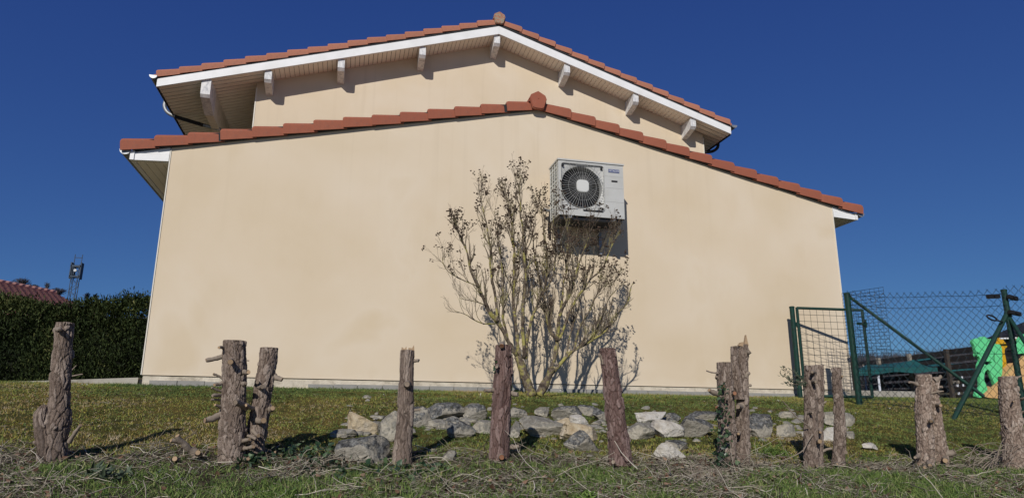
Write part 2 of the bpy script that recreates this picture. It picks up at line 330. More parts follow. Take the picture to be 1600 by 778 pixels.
M['wood_slat'] = pmat('dark_weathered_board', (.05, .04, .03), .85, build=lambda nt, b: (lambda h: nt.links.new(h.mix(h.noise(3, 5, .7, h.map((.4, .4, 8))), (.028, .023, .02), (.085, .068, .055)), b.inputs["Base Color"]))(NB(nt)))
M['grey_wood'] = pmat('grey_post_wood', (.25, .22, .18), .9)
M['canopy'] = pmat('dark_teal_canvas', (.012, .11, .11), .75, build=lambda nt, b: (lambda h: nt.links.new(h.mix(h.noise(2, 4), (.008, .065, .068), (.016, .105, .108)), b.inputs["Base Color"]))(NB(nt)))
M['pole'] = pmat('pale_grey_pole', (.62, .65, .72), .4)
M['play_green'] = pmat('mint_green_plastic', (.13, .62, .26), .4)
M['play_yellow'] = pmat('amber_yellow_plastic', (.62, .34, .02), .4)
M['play_tan'] = pmat('tan_orange_plastic', (.62, .38, .16), .45)
def b_farroof(nt, b):
    h = NB(nt); w = nt.nodes.new("ShaderNodeTexWave"); w.inputs["Scale"].default_value = 2.2; w.inputs["Distortion"].default_value = .6; w.bands_direction = 'X'
    nt.links.new(h.tc.outputs["Object"], w.inputs["Vector"]); c = h.mix(h.noise(4, 5), (.58, .31, .25), (.48, .25, .20)); nt.links.new(h.mix(h.val(w.outputs["Fac"], .2, .6, .0, .3), c, (.36, .17, .13)), b.inputs["Base Color"]); h.bump(w.outputs["Fac"], .6, .05, b)
M['far_roof'] = pmat('old_red_roof_tiles', (.28, .11, .08), .85, build=b_farroof)
M['far_tree'] = pmat('bare_wood_far', (.058, .055, .062), .9)
M['mast'] = pmat('grey_blue_steel', (.05, .07, .10), .7, .2)
M['seed_white'] = pmat('tiny_white_flower', (.7, .7, .68), .8)

# ------------------------------------------------------------------ ground, one sheet to the horizon
xs = np.unique(np.concatenate([np.linspace(-700, -30, 28), np.linspace(-30, -6, 25), np.linspace(-6, 18, 401), np.linspace(18, 40, 23), np.linspace(40, 900, 36)]))
ys = np.unique(np.concatenate([np.linspace(-120, -12, 14), np.linspace(-12, -5.6, 26), np.linspace(-5.6, .2, 141), np.linspace(.2, 8, 30), np.linspace(8, 60, 27), np.linspace(60, 1000, 48)]))
X, Yg = np.meshgrid(xs, ys); Z = G(X, Yg)
idx = np.arange(X.size).reshape(X.shape)
Fq = np.stack([idx[:-1, :-1].ravel(), idx[:-1, 1:].ravel(), idx[1:, 1:].ravel(), idx[1:, :-1].ravel()], -1)
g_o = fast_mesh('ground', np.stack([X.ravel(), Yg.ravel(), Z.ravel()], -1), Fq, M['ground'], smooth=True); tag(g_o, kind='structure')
# ------------------------------------------------------------------ the house
house = empty('house', (6.5, 0, 0), 'cream rendered house with two stacked gables under terracotta tile verges', 'house')
AX, AX2 = 6.458, 6.704; WL, WR = 1.854, 11.10
def ltop(x): return 3.975-.2235*abs(x-AX)            # line of the lower verge tile tops
def utop(x): return 7.625-.3275*abs(x-AX2)
# lower gable wall: real 0.3 m thick wall with return walls
pl_l, pl_r = .083, .028
def plz(x): return lerp(pl_l, pl_r, (x-WL)/(WR-WL))
wm = MB()
wm.prism([(WL, plz(WL)), (WR, plz(WR)), (WR, ltop(WR)-.12), (AX, ltop(AX)-.12), (WL, ltop(WL)-.12)], 0, .3)
wm.box(WL, WL+.3, .302, 4.148, -.1, ltop(WL)-.14); wm.box(WR-.3, WR, .302, 4.148, -.1, ltop(WR)-.14)
wm.build('lower_wall', M['plaster'], house)
# plinth
pm = MB(); pm.prism([(WL+.012, -.25), (WR-.012, -.25), (WR-.012, plz(WR)-.006), (WL+.012, plz(WL)-.010)], .016, .28)
plinth = pm.build('plinth', M['plinth'], house)
r = np.random.RandomState(3); x = WL+.1
while x < 9.9:
    w = .27+r.rand()*.03; t = plz(x)-.066+r.rand()*.010
    if x > 3.4 or x < 2.6:
        MB().box(x, x+w-.007, -.045+r.rand()*.012, .006, -.24, t).build('edging_block', M['block'], plinth)
    x += w
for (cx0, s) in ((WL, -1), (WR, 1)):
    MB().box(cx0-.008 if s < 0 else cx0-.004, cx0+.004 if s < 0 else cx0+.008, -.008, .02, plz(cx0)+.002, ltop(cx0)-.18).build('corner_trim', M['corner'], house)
# upper gable wall
UY = 4.15; UL, UR = 2.09, 11.45
um = MB(); um.prism([(UL, 2.0), (UR, 2.0), (UR, utop(UR)-.335), (6.69, 7.245), (UL, utop(UL)-.325)], UY, UY+.3)
um.box(UL, UL+.3, UY+.302, 15, 2, utop(UL)-.44); um.box(UR-.3, UR, UY+.302, 15, 2, utop(UR)-.44)
um.prism([(UL, 0), (UR, 0), (UR, utop(UR)-.44), (AX2, utop(AX2)-.44), (UL, utop(UL)-.44)], 15.0, 15.3)
um.build('upper_wall', M['plaster'], house)
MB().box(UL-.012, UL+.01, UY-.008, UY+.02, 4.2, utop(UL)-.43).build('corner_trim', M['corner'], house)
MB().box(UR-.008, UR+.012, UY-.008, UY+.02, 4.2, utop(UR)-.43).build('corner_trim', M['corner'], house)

def rake_tile_mesh(name, mat, L, hgt, t=.016, tilt=.0):
    """verge tile: side flange hanging in front and a rounded shoulder running back; local x from lower end to upper end"""
    prof = [(0, -hgt), (0, -.035), (.006, -.016), (.020, -.004), (.040, 0), (.16, .0), (.20, -.02), (.20, -.035), (.16, -.016), (.042, -.016), (.026, -.02), (t, -.035), (t, -hgt)]
    n = len(prof); V = []; k = 5
    for i in range(k):
        u = i/(k-1); xx = u*(L+.045)
        sc_ = 1-.05*(1-u)*0
        xx = (0, .010, .030, L*.5, L+.045)[i]; dz = (.024, .007, 0, 0, 0)[i]
        for (y, z) in prof:
            V.append((xx, y+.022*xx/L, z-dz if z > -.04 else z-.006+.024*xx/L))
    Fc = [(i*n+j, i*n+(j+1) % n, (i+1)*n+(j+1) % n, (i+1)*n+j) for i in range(k-1) for j in range(n)]+[tuple(range(n-1, -1, -1)), tuple(range((k-1)*n, k*n))]
    me = bpy.data.meshes.new(name); me.from_pydata(V, [], Fc); me.materials.append(mat); me.update(); return me
def verge(roof, ax, topf, slope, first, nL, nR, yv, mat, hgt, drop):
    e = .36; L = e*math.sqrt(1+slope*slope); me = rake_tile_mesh('verge_tile', mat, L, hgt); rr = random.Random(5)
    # mirrored copy for the right slope
    me2 = me.copy(); V = np.zeros(len(me.vertices)*3); me2.vertices.foreach_get("co", V); V = V.reshape(-1, 3); V[:, 0] *= -1; me2.vertices.foreach_set("co", V.ravel()); me2.flip_normals()
    for side, n in ((-1, nL), (1, nR)):
        for k in range(n+1):
            # lower end of tile k counted from the ridge
            d = first*e + k*e
            Lk = d if k == 0 else e
            x = ax+side*d; z = topf(x)
            o = bpy.data.objects.new('verge_tile', me if side < 0 else me2); col.objects.link(o)
            ang = math.atan2(slope*e-drop, e)
            if k == 0: o.scale = ((first*e+.0)/(L+.045)*1.03, 1, 1)
            o.location = (x, yv+rr.uniform(-.004, .004), z+rr.uniform(-.004, .004))
            o.rotation_euler = (0, -ang*1.0 if side < 0 else ang*1.0, rr.uniform(-.006, .006))
            link(o, roof)
# ---- lower roof
low = empty('lower_roof', (AX, 0, 3.8)); link(low, house)
cov = MB()
for s in (-1, 1):
    n = 60; xe = AX+s*5.06
    P = [(lerp(AX, xe, u), 0) for u in (0, 1)]
    z0, z1 = ltop(AX)-.05, ltop(xe)-.05
    cov.add([(AX, .05, z0), (xe, .05, z1), (xe, UY-.01, z1), (AX, UY-.01, z0), (AX, .05, z0-.05), (xe, .05, z1-.05), (xe, UY-.01, z1-.05), (AX, UY-.01, z0-.05)],
            [(0, 1, 2, 3), (7, 6, 5, 4), (0, 4, 5, 1), (2, 6, 7, 3), (1, 5, 6, 2), (0, 3, 7, 4)])
    for j in range(17):   # rolls of the field tiles
        y = .2+j*.225; cov.tube([(AX+s*.05, y, z0+.005), (xe, y, z1+.005)], .05, 8)
co = cov.build('roof_covering', M['tile_low'], low); co['kind'] = 'stuff'
verge(low, AX, ltop, .2235, 1.32, 13, 13, -.075, M['tile_low'], .148, .037)
# dark bedding under verge tiles
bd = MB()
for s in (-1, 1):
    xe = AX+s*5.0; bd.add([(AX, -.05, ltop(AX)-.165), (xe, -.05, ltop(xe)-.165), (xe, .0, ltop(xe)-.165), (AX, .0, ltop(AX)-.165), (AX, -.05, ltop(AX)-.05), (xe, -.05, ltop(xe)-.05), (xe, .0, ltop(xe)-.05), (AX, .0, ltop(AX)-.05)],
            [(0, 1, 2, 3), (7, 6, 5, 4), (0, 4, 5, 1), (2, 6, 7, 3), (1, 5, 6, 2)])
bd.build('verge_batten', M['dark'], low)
def ridge_cap(parent, x, y, ztop, mat, w, hgt, back, name='ridge_end_tile'):
    pts = [(0, 0), (w*.42, -hgt*.22), (w*.5, -hgt*.42), (w*.34, -hgt*.95), (w*.2, -hgt), (-w*.2, -hgt), (-w*.34, -hgt*.95), (-w*.5, -hgt*.42), (-w*.42, -hgt*.22)]
    m = MB(); m.prism([(x+a, ztop+b) for a, b in pts][::-1], y, y+.03); m.prism([(x+a*.93, ztop-.008+b*.93) for a, b in pts][::-1], y-.012, y-.0005)
    m.tube([(x, y-.02, ztop-hgt*.42), (x, y-.012, ztop-hgt*.42)], .008, 8)
    o = m.build(name, mat, parent)
    m = MB(); m.prism([(x-w*.52, ztop-hgt*.55), (x-w*.4, ztop-hgt*.2), (x, ztop-.004), (x+w*.4, ztop-hgt*.2), (x+w*.52, ztop-hgt*.55), (x+w*.45, ztop-hgt*.55), (x, ztop-.05), (x-w*.45, ztop-hgt*.55)][::-1], y+.031, back)
    m.build('ridge_tile', mat, parent)
ridge_cap(low, 6.43, -.115, 4.045, M['tile_low'], .245, .27, UY-.02)
# boxed eaves of the lower roof
for s, wx, tipx in ((-1, WL, 1.42), (1, WR, 11.53)):
    ez = 2.585; eave = empty('boxed_eave', (tipx, 0, ez)); link(eave, low)
    t_in = ltop(wx)-.165; t_out = ltop(tipx)-.165
    xo = tipx-s*.045
    m = MB(); p = [(wx-s*.0+s*.012, ez+.02), (xo, ez), (xo, t_out+.005), (wx+s*.012, t_in)]
    zs = ez+.085
    m.prism([(wx+s*.013, ez+.018), (xo-s*.002, ez), (xo-s*.002, zs-.0), (wx+s*.013, zs+.02)][::s], -.01, .03)
    m.prism([(wx+s*.013, zs+.024), (xo-s*.002, zs+.004), (xo-s*.002, t_out), (wx+s*.013, t_in)][::s], -.004, .03)
    m.build('gable_panel', M['white'], eave)
    MB().prism([(tipx, ez-.002), (xo, ez-.002), (xo, t_out+.02), (tipx, t_out)][::-s], -.022, 4.0).build('fascia_board', M['white'], eave)
    m = MB()                      # soffit strips running along the eave
    k = 4; x0 = wx-s*.0
    for i in range(k):
        a = lerp(wx+s*.001, xo-s*.003, i/k); b_ = lerp(wx, xo-s*.003, (i+1)/k)-s*.006
        m.box(min(a, b_), max(a, b_), .032, 4.0, ez+.008, ez+.02)
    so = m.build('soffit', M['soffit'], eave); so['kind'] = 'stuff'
    # half round gutter
    gx = tipx+s*.055; gz = t_out-.005; m = MB(); pr = []
    for i in range(9):
        t = math.pi*i/8; pr.append((gx+.062*math.cos(t), gz-.062*math.sin(t)+.02))
    pin = [(gx+.055*math.cos(math.pi*i/8), gz-.055*math.sin(math.pi*i/8)+.02) for i in range(8, -1, -1)]
    m.prism(pr+pin, -.03, 4.2); m.prism(pr, -.034, -.0305); g = m.build('gutter', M['zinc'], low)
# ---- upper roof
VY = 3.678
upr = empty('upper_roof', (AX2, VY, 7.4)); link(upr, house)
XL, XR = .50, 11.86
cov = MB()
for s, xe in ((-1, .42), (1, 11.93)):
    z0, z1 = utop(AX2)-.05, utop(xe)-.05
    cov.add([(AX2, VY+.06, z0), (xe, VY+.06, z1), (xe, 15.5, z1), (AX2, 15.5, z0), (AX2, VY+.06, z0-.12), (xe, VY+.06, z1-.12), (xe, 15.5, z1-.12), (AX2, 15.5, z0-.12)],
            [(0, 1, 2, 3), (7, 6, 5, 4), (0, 4, 5, 1), (2, 6, 7, 3), (1, 5, 6, 2), (0, 3, 7, 4)])
    for j in range(52):
        y = VY+.2+j*.225; cov.tube([(AX2+s*.05, y, z0+.005), (xe, y, z1+.005)], .05, 6)
co = cov.build('roof_covering', M['tile_up'], upr); co['kind'] = 'stuff'
verge(upr, AX2, utop, .3275, 1.35, 16, 13, VY-.015, M['tile_up'], .135, .036)
ridge_cap(upr, 6.69, VY-.03, 7.72, M['tile_moss'], .25, .28, 15.4)
FT, FB = lambda x: 7.40-.3215*abs(x-6.69), lambda x: 7.225-.3175*abs(x-6.69)
for s, xe in ((-1, XL), (1, XR)):
    a = 6.69+s*.0015
    MB().prism([(a, FB(a)), (a, FT(a)), (xe, FT(xe)), (xe, FB(xe))][::s], VY, VY+.04).build('bargeboard', M['white'], upr)
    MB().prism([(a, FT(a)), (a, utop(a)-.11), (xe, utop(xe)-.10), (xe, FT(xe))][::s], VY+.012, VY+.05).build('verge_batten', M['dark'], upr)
SO = lambda x: FB(x)+.012
def soffit_boards(x0, x1, y0, y1, pitch, along):
    m = MB(); s = 1 if x0 > 6.69 else -1
    if along == 'y':       # short boards running back to the wall
        n = int(abs(x1-x0)/pitch)
        for i in range(n):
            a = lerp(x0, x1, i/n); b_ = lerp(x0, x1, (i+1)/n)-.008
            m.prism([(a, SO(a)), (b_, SO(b_)), (b_, SO(b_)+.012), (a, SO(a)+.012)], y0, y1)
    else:                  # boards running down the slope
        n = int((y1-y0)/pitch)
        for i in range(n):
            a = lerp(y0, y1, i/n); b_ = lerp(y0, y1, (i+1)/n)-.024
            m.prism([(x0, SO(x0)), (x1, SO(x1)), (x1, SO(x1)+.012), (x0, SO(x0)+.012)], a, b_)
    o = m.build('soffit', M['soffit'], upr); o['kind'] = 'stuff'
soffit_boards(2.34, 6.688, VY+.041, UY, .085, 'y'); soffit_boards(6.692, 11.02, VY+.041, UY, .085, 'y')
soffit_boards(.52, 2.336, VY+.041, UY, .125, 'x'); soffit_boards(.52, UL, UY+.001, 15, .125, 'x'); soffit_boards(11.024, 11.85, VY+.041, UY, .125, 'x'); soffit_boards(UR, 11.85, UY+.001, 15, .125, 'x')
# dark backing above the boards
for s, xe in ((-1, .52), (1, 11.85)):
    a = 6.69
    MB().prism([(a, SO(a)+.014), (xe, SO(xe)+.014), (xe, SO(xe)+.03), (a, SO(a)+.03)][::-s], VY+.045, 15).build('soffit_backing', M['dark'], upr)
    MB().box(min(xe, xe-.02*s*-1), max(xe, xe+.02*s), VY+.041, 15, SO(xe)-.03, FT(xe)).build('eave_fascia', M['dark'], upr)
# gutters and downpipes of the upper roof
for s, xe in ((-1, .50), (1, 11.87)):
    gx = xe+s*.065; gz = FT(xe)+.05
    pr = [(gx+.065*math.cos(math.pi*i/8), gz-.065*math.sin(math.pi*i/8)) for i in range(9)]
    pin = [(gx+.058*math.cos(math.pi*i/8), gz-.058*math.sin(math.pi*i/8)) for i in range(8, -1, -1)]
    m = MB(); m.prism(pr+pin, VY-.03, 15.2); m.prism(pr, VY-.034, VY-.0305); m.build('gutter', M['zinc'], upr)
def smooth_path(pts, n=24):
    P = np.array(pts, float); t = np.linspace(0, len(P)-1, n); out = []
    for u in t:
        i = min(int(u), len(P)-2); f = u-i; p0 = P[max(i-1, 0)]; p1 = P[i]; p2 = P[i+1]; p3 = P[min(i+2, len(P)-1)]
        out.append(.5*((2*p1)+(-p0+p2)*f+(2*p0-5*p1+4*p2-p3)*f*f+(-p0+3*p1-3*p2+p3)*f**3))
    return out
Yd = 4.9
pp = [at(262, 150, Yd), at(257, 165, Yd), at(262, 176, Yd), at(275, 183, Yd)]
dp = MB().tube(smooth_path(pp, 14), .035, 10).build('downpipe_elbow', M['zinc'], upr, smooth=True)
dp = MB().tube([at(274, 182.6, Yd), at(318, 196, Yd)], .036, 10).build('downpipe', M['dark'], upr, smooth=True)
dp = MB().tube([at(316, 195.4, Yd), at(345, 203, Yd)], .034, 10).build('downpipe_end', M['zinc'], upr, smooth=True)
pp = [at(1122, 222, 4.3), at(1121, 231, 4.3), at(1112, 237, 4.3), at(1095, 238, 4.3)]
MB().tube(smooth_path(pp, 14), .034, 10).build('downpipe', M['dark'], upr, smooth=True)
# purlin ends
PW = .125
for px_, in ((2.33,), (3.62,), (5.155,), (6.66,), (8.16,), (9.68,), (10.99,)):
    x0, x1 = px_-PW/2, px_+PW/2; zt = SO(x0 if px_ < 6.69 else x1)+.002; zt2 = zt
    y0, y1 = VY+.043, UY-.001
    m = MB(); m.prismx([(y0, zt), (y0, zt-.17), (y0+.05, zt-.22), (y1, zt-.30), (y1, zt)], x0, x1)
    m.build('purlin_end', M['worn_white'], upr)
x0, x1 = 1.215, 1.375; zt = SO(1.3)
m = MB(); m.prismx([(VY+.043, zt), (VY+.043, zt-.29), (VY+.09, zt-.34), (VY+.55, zt-.48), (VY+.55, zt)], x0, x1); m.build('purlin_end', M['worn_white'], upr)
m = MB(); m.prismx([(VY+.552, zt), (VY+.552, zt-.47), (14.9, zt-.47), (14.9, zt)], x0+.01, x1-.01); m.build('purlin', M['purlin'], upr)
# ------------------------------------------------------------------ outdoor air conditioning unit
def rrect(cx, cz, w, h, r, n=5):
    out = []
    for (sx, sz, a0) in ((1, -1, -90), (1, 1, 0), (-1, 1, 90), (-1, -1, 180)):
        for i in range(n+1):
            a = math.radians(a0+90*i/n); out.append((cx+sx*(w/2-r)+r*math.cos(a), cz+sz*(h/2-r)+r*math.sin(a)))
    return out
ax0, ax1, az0, az1, ay0, ay1 = 6.575, 7.475, 2.15, 2.905, -.53, -.15
ac = empty('air_conditioner', (7.02, -.3, az0), 'grey white outdoor air conditioning unit with round fan grille bracketed high on the rendered wall', 'air conditioner')
gx0, gx1, gz0, gz1 = 6.605, 7.205, 2.225, 2.86; gcx, gcz, GR = 6.895, 2.545, .285
m = MB()   # casing: back, right side, top, bottom, panel column
m.box(ax0, ax1, ay1-.01, ay1, az0, az1); m.box(ax1-.012, ax1, ay0+.02, ay1-.011, az0, az1-.02)
m.box(ax0, ax1, ay0+.02, ay1-.011, az0, az0+.012)
m.build('casing', M['ac'], ac)
m = MB(); m.box(ax0-.012, ax1+.012, ay0-.012, ay1+.004, az1-.018, az1+.002)
for xx in (ax0+.1, ax0+.38, ax0+.66): m.box(xx, xx+.006, ay0-.016, ay0-.0125, az1-.02, az1+.004)
m.build('top_cover', M['ac'], ac)
# front plate with a fan opening: ring of quads between circle and rectangle
m = MB(); N = 64; ci = []; ou = []
for i in range(N):
    a = 2*math.pi*i/N; c_, s_ = math.cos(a), math.sin(a); ci.append((gcx+GR*c_, gcz+GR*s_))
    tx = ((gx1-.012-gcx) if c_ > 0 else (gx0+.012-gcx))/(c_ if abs(c_) > 1e-3 else math.copysign(1e-3, (1 if c_ > 0 else -1))); tz = ((gz1-.012-gcz) if s_ > 0 else (gz0+.012-gcz))/(s_ if abs(s_) > 1e-3 else math.copysign(1e-3, (1 if s_ > 0 else -1)))
    t = min(tx, tz); ou.append((gcx+c_*t, gcz+s_*t))
V = [(x, ay0+.014, z) for x, z in ou]+[(x, ay0+.03, z) for x, z in ci]+[(x, ay0+.12, z) for x, z in ci]
m.add(V, [(i, (i+1) % N, N+(i+1) % N, N+i) for i in range(N)]+[(N+i, N+(i+1) % N, 2*N+(i+1) % N, 2*N+i) for i in range(N)])
m.build('fan_surround', M['ac'], ac)
m = MB()
m.box(ax0, gx0+.012, ay0, ay0+.02, az0, az1-.02); m.box(gx1-.012, ax1, ay0, ay0+.02, az0, az1-.02)
m.box(gx0+.0121, gx1-.0121, ay0, ay0+.02, az0, gz0+.012); m.box(gx0+.0121, gx1-.0121, ay0, ay0+.02, gz1-.012, az1-.02)
m.build('front_panel', M['ac'], ac)
for zz in (2.72, 2.56, 2.37): MB().box(gx1+.01, ax1-.004, ay0-.0015, ay0-.0003, zz, zz+.004).build('panel_seam', M['wire'], ac)
m = MB(); m.box(gcx-.3, gcx+.3, ay0+.16, ay0+.17, gcz-.3, gcz+.3); m.build('fan_backing', M['black'], ac)
# fan blades
m = MB()
for k in range(3):
    a0 = 2*math.pi*k/3+.4; V = []
    for i in range(7):
        a = a0+i*.2
        for rr_ in (.07, .25): V.append((gcx+rr_*math.cos(a), ay0+.10+.05*i/6, gcz+rr_*math.sin(a)))
    V2 = [(x, y+.004, z) for x, y, z in V]
    m.add(V+V2, [(2*i, 2*i+1, 2*i+3, 2*i+2) for i in range(6)]+[(14+2*i, 14+2*i+2, 14+2*i+3, 14+2*i+1) for i in range(6)])
m.build('fan', M['black'], ac)
grille = empty('fan_grille', (gcx, ay0, gcz)); link(grille, ac)
m = MB(); yg = ay0-.018
m.tube([(x, yg+.010, z) for x, z in rrect((gx0+gx1)/2, (gz0+gz1)/2, gx1-gx0-.01, gz1-gz0-.01, .04)]+[(gx1-.005, yg+.010, gz0+.045)], .0035, 5)
for R_ in (.085, .19, .29): m.tube([(gcx+R_*math.cos(t), yg, gcz+R_*math.sin(t)) for t in np.linspace(0, 2*math.pi, 49)], .0014 if R_ < .27 else .003, 4)
m.build('grille_ring', M['wire'], grille)
m = MB()
for i in range(48):
    a = 2*math.pi*i/48; c_, s_ = math.cos(a), math.sin(a)
    tx = (gx1-.008-gcx if c_ > 0 else gx0+.008-gcx)/(c_ if abs(c_) > 1e-3 else math.copysign(1e-3, (1 if c_ > 0 else -1))); tz = (gz1-.008-gcz if s_ > 0 else gz0+.008-gcz)/(s_ if abs(s_) > 1e-3 else math.copysign(1e-3, (1 if s_ > 0 else -1)))
    t = min(tx, tz, .36); m.tube([(gcx+.06*c_, yg-.004, gcz+.06*s_), (gcx+t*c_, yg+.006, gcz+t*s_)], 0.0013 if i % 2 else .0021, 4)
m.build('grille_wires', M['wire'], grille)
m = MB(); m.prism(rrect(gcx, gcz, .165, .165, .05), yg-.014, yg+.004); m.prism(rrect(gcx, gcz, .15, .15, .045), yg-.019, yg-.0145); m.build('hub_cap', M['ac_light'], grille)
m = MB()
for zz in (gz1-.045, gz0+.04): m.box(gx0+.02, gx0+.045, ay0-.012, ay0+.01, zz-.01, zz+.012); m.box(gx1-.05, gx1-.025, ay0-.012, ay0+.01, zz-.01, zz+.012)
m.box(gx0+.3, gx1-.03, ay0-.010, ay0-.0035, gz0-.006, gz0+.012); m.build('grille_clip', M['black'], grille)
badge = MB().box(7.265, 7.42, ay0-.004, ay0-.0005, 2.775, 2.822).build('name_plate', M['blue_label'], ac)
fc = bpy.data.curves.new('lettering', 'FONT'); fc.body = 'HITACHI'; fc.size = .044; fc.extrude = .0008; fc.align_x = 'CENTER'; fc.align_y = 'CENTER'; fc.space_character = 1.05
fo = bpy.data.objects.new('t', fc); col.objects.link(fo); bpy.context.view_layer.update()
me = bpy.data.meshes.new_from_object(fo); bpy.data.objects.remove(fo); me.materials.clear(); me.materials.append(M['white_print'])
tx = bpy.data.objects.new('lettering', me); col.objects.link(tx); tx.location = (7.3425, ay0-.0052, 2.7985); tx.rotation_euler = (math.pi/2, 0, 0); tx.scale = (.80, .86, 1); link(tx, badge)
MB().box(7.305, 7.39, ay0-.003, ay0-.0005, 2.645, 2.668).build('handle_slot', M['black'], ac)
# left side: coil fins behind a louvred guard
m = MB()
for k in range(15):
    zz = az0+.03+k*.048; m.box(ax0+.004, ax0+.012, ay0+.021, ay1-.012, zz, zz+.036)
m.build('condenser_coil', M['fin'], ac)
m = MB()
for k in range(4): yy = ay0+.04+k*.1; m.box(ax0-.006, ax0+.001, yy, yy+.012, az0+.01, az1-.025)
for k in range(12): zz = az0+.04+k*.06; m.box(ax0-.0045, ax0-.0005, ay0+.052, ay1-.02, zz, zz+.006)
m.build('coil_guard', M['ac'], ac)
for xx in (6.70, 7.30):
    m = MB(); m.box(xx, xx+.04, -.56, -.003, 2.105, 2.145); m.box(xx, xx+.04, -.04, -.0031, 1.78, 2.104); m.obox((xx+.02, -.48, 2.10), (xx+.02, -.03, 1.82), .03, .03); m.build('wall_bracket', M['zinc'], ac)
m = MB(); m.box(6.6, 7.45, -.5, -.18, 2.10, 2.149); m.build('drip_tray', M['black'], ac)
m = MB(); m.tube([(6.62, -.1, 2.32), (6.50, -.12, 2.32)], .022, 8); m.tube([(6.505, -.16, 2.325), (6.505, -.06, 2.325)], .014, 8); m.tube([(6.62, -.12, 2.38), (6.55, -.14, 2.38)], .012, 8); m.build('service_valve', M['zinc'], ac)
m = MB(); m.tube(smooth_path([(6.60, -.09, 2.32), (6.585, -.06, 2.15), (6.60, -.03, 2.0), (6.62, .01, 1.95)], 12), .018, 8); m.build('refrigerant_pipe', M['black'], ac)

# ------------------------------------------------------------------ low kerb wall left of the house
kerb = empty('garden_wall', (1.0, .3, 0), 'low weathered concrete garden wall running left from the house corner', 'wall')
m = MB(); A = at(216, 589.5, .28); B = at(-60, 598.5, .28); C2 = at(-1200, 610, .28)
m.prism([(A[0], -.3), (A[0], A[2]), (B[0], B[2]), (-9, -.05), (-9, -.4)], .28, .45); m.build('concrete_wall', M['concrete'], kerb)
m = MB(); m.box(A[0]+.002, WL-.005, .3, .42, -.2, A[2]-.02); m.build('expansion_joint', M['dark'], kerb)
terr = empty('terrace_kerb', (13, 1, 0), 'low concrete terrace kerb behind the green garden gate', 'kerb')
A = at(1338, 609.5, 1.1); B = at(1446, 611.5, 1.35)
V = [(A[0], A[1], -.3), (B[0], B[1], -.3), (B[0], B[1], B[2]), (A[0], A[1], A[2])]; V += [(x, y+.2, z) for x, y, z in V]
MB().add(V, [(0, 1, 2, 3), (7, 6, 5, 4), (0, 4, 5, 1), (1, 5, 6, 2), (2, 6, 7, 3), (3, 7, 4, 0)]).build('kerb_block', M['concrete'], terr)

# ------------------------------------------------------------------ green gate and fence
def grid_wires(m, p00, p10, p11, p01, nu, nv, r_, skip=0.0, rr=None):
    p00, p10, p11, p01 = map(np.array, (p00, p10, p11, p01))
    for i in range(nu+1):
        u = i/nu; m.tube([lerp(p00, p10, u), lerp(p01, p11, u)], r_, 4, caps=False)
    for j in range(nv+1):
        v = j/nv; m.tube([lerp(p00, p01, v)+np.array([0, -.003, 0]), lerp(p10, p11, v)+np.array([0, -.003, 0])], r_, 4, caps=False)
gate = empty('garden_gate', (10.5, -.4, -.1), 'dark green metal gate with square wire mesh beside the house corner', 'gate')
pA = at(1237, 478.5, -.24); gy = float(G(pA[0], -.24))
def post(name, parent, x, y, z0, z1, r_, mat=M['green_metal']):
    o = MB().tube([(x, y, z0), (x, y, z1-.01)], r_, 16).build(name, mat, parent, smooth=False)
    c = MB().tube([(x, y, z1-.022), (x, y, z1-.006), (x, y, z1)], [r_*1.12, r_*1.12, r_*.8], 16).build('post_cap', mat, o); return o
post('gate_post', gate, pA[0], pA[1], gy-.3, pA[2], .033)
gl, gr = at(1245, 481, -.26), at(1347, 484.5, -.62); glb, grb = at(1253, 618, -.26), at(1355, 620, -.62)
gl[2] = lerp(gl[2], gl[2], 0); m = MB(); r_ = .019
glb = np.array([gl[0], gl[1], glb[2]]); grb = np.array([gr[0], gr[1], grb[2]])
m = MB(); m.tube([gl, gr], r_, 12); m.build('top_rail', M['green_metal'], gate)
m = MB(); m.tube([glb, grb], r_, 12); m.build('bottom_rail', M['green_metal'], gate)
MB().tube([gl+[0, 0, .008], glb-[0, 0, .01]], r_*1.03, 12).build('hinge_stile', M['green_metal'], gate)
MB().tube([gr+[0, 0, .008], grb-[0, 0, .01]], r_*1.03, 12).build('latch_stile', M['green_metal'], gate)
m = MB(); grid_wires(m, glb, grb, gr, gl, 10, 13, .0028); o = m.build('wire_mesh', M['green_wire'], gate)
m = MB(); 
for v in (.2, .8): p = lerp(glb, gl, v); m.tube([(pA[0]+.01, pA[1], p[2]), p], .012, 8); m.tube([p-[.02, 0, .03], p-[.02, 0, -.03]], .014, 8)
m.build('gate_hinge', M['green_metal'], gate)
# fence
PB = at(1323, 457.5, -1.3); PBz = float(G(PB[0], -1.3)); PC = at(1568, 452, -2.3); PCz = float(G(PC[0], -2.3))
m = MB(); q = lerp(grb, gr, .83); m.box(q[0]-.13, q[0]+.02, q[1]-.045, q[1]-.02, q[2]-.012, q[2]+.022); m.tube([(q[0]-.01, q[1]-.05, q[2]-.05), (q[0]-.01, q[1]-.05, q[2]+.06)], .012, 8); m.build('latch', M['green_metal'], gate)
fence = empty('chain_link_fence', (PB[0], PB[1], PBz), 'dark green chain link fence with braced round posts right of the house', 'fence')
post('fence_post', fence, PB[0], PB[1], PBz-.3, PB[2], .036)
post('fence_post', fence, PC[0], PC[1], PCz-.3, PC[2], .030)
PD = PC+(PC-PB)*np.array([1.3, 1.3, 0]); post('fence_post', fence, PD[0], PD[1], float(G(PD[0], PD[1]))-.3, PD[2], .03)
m = MB(); f1 = at(1516, 603, -2.05); m.tube([(PB[0]+.02, PB[1], PB[2]-.04), f1, f1+(f1-PB)*.10], .019, 10); m.build('diagonal_brace', M['green_metal'], fence)
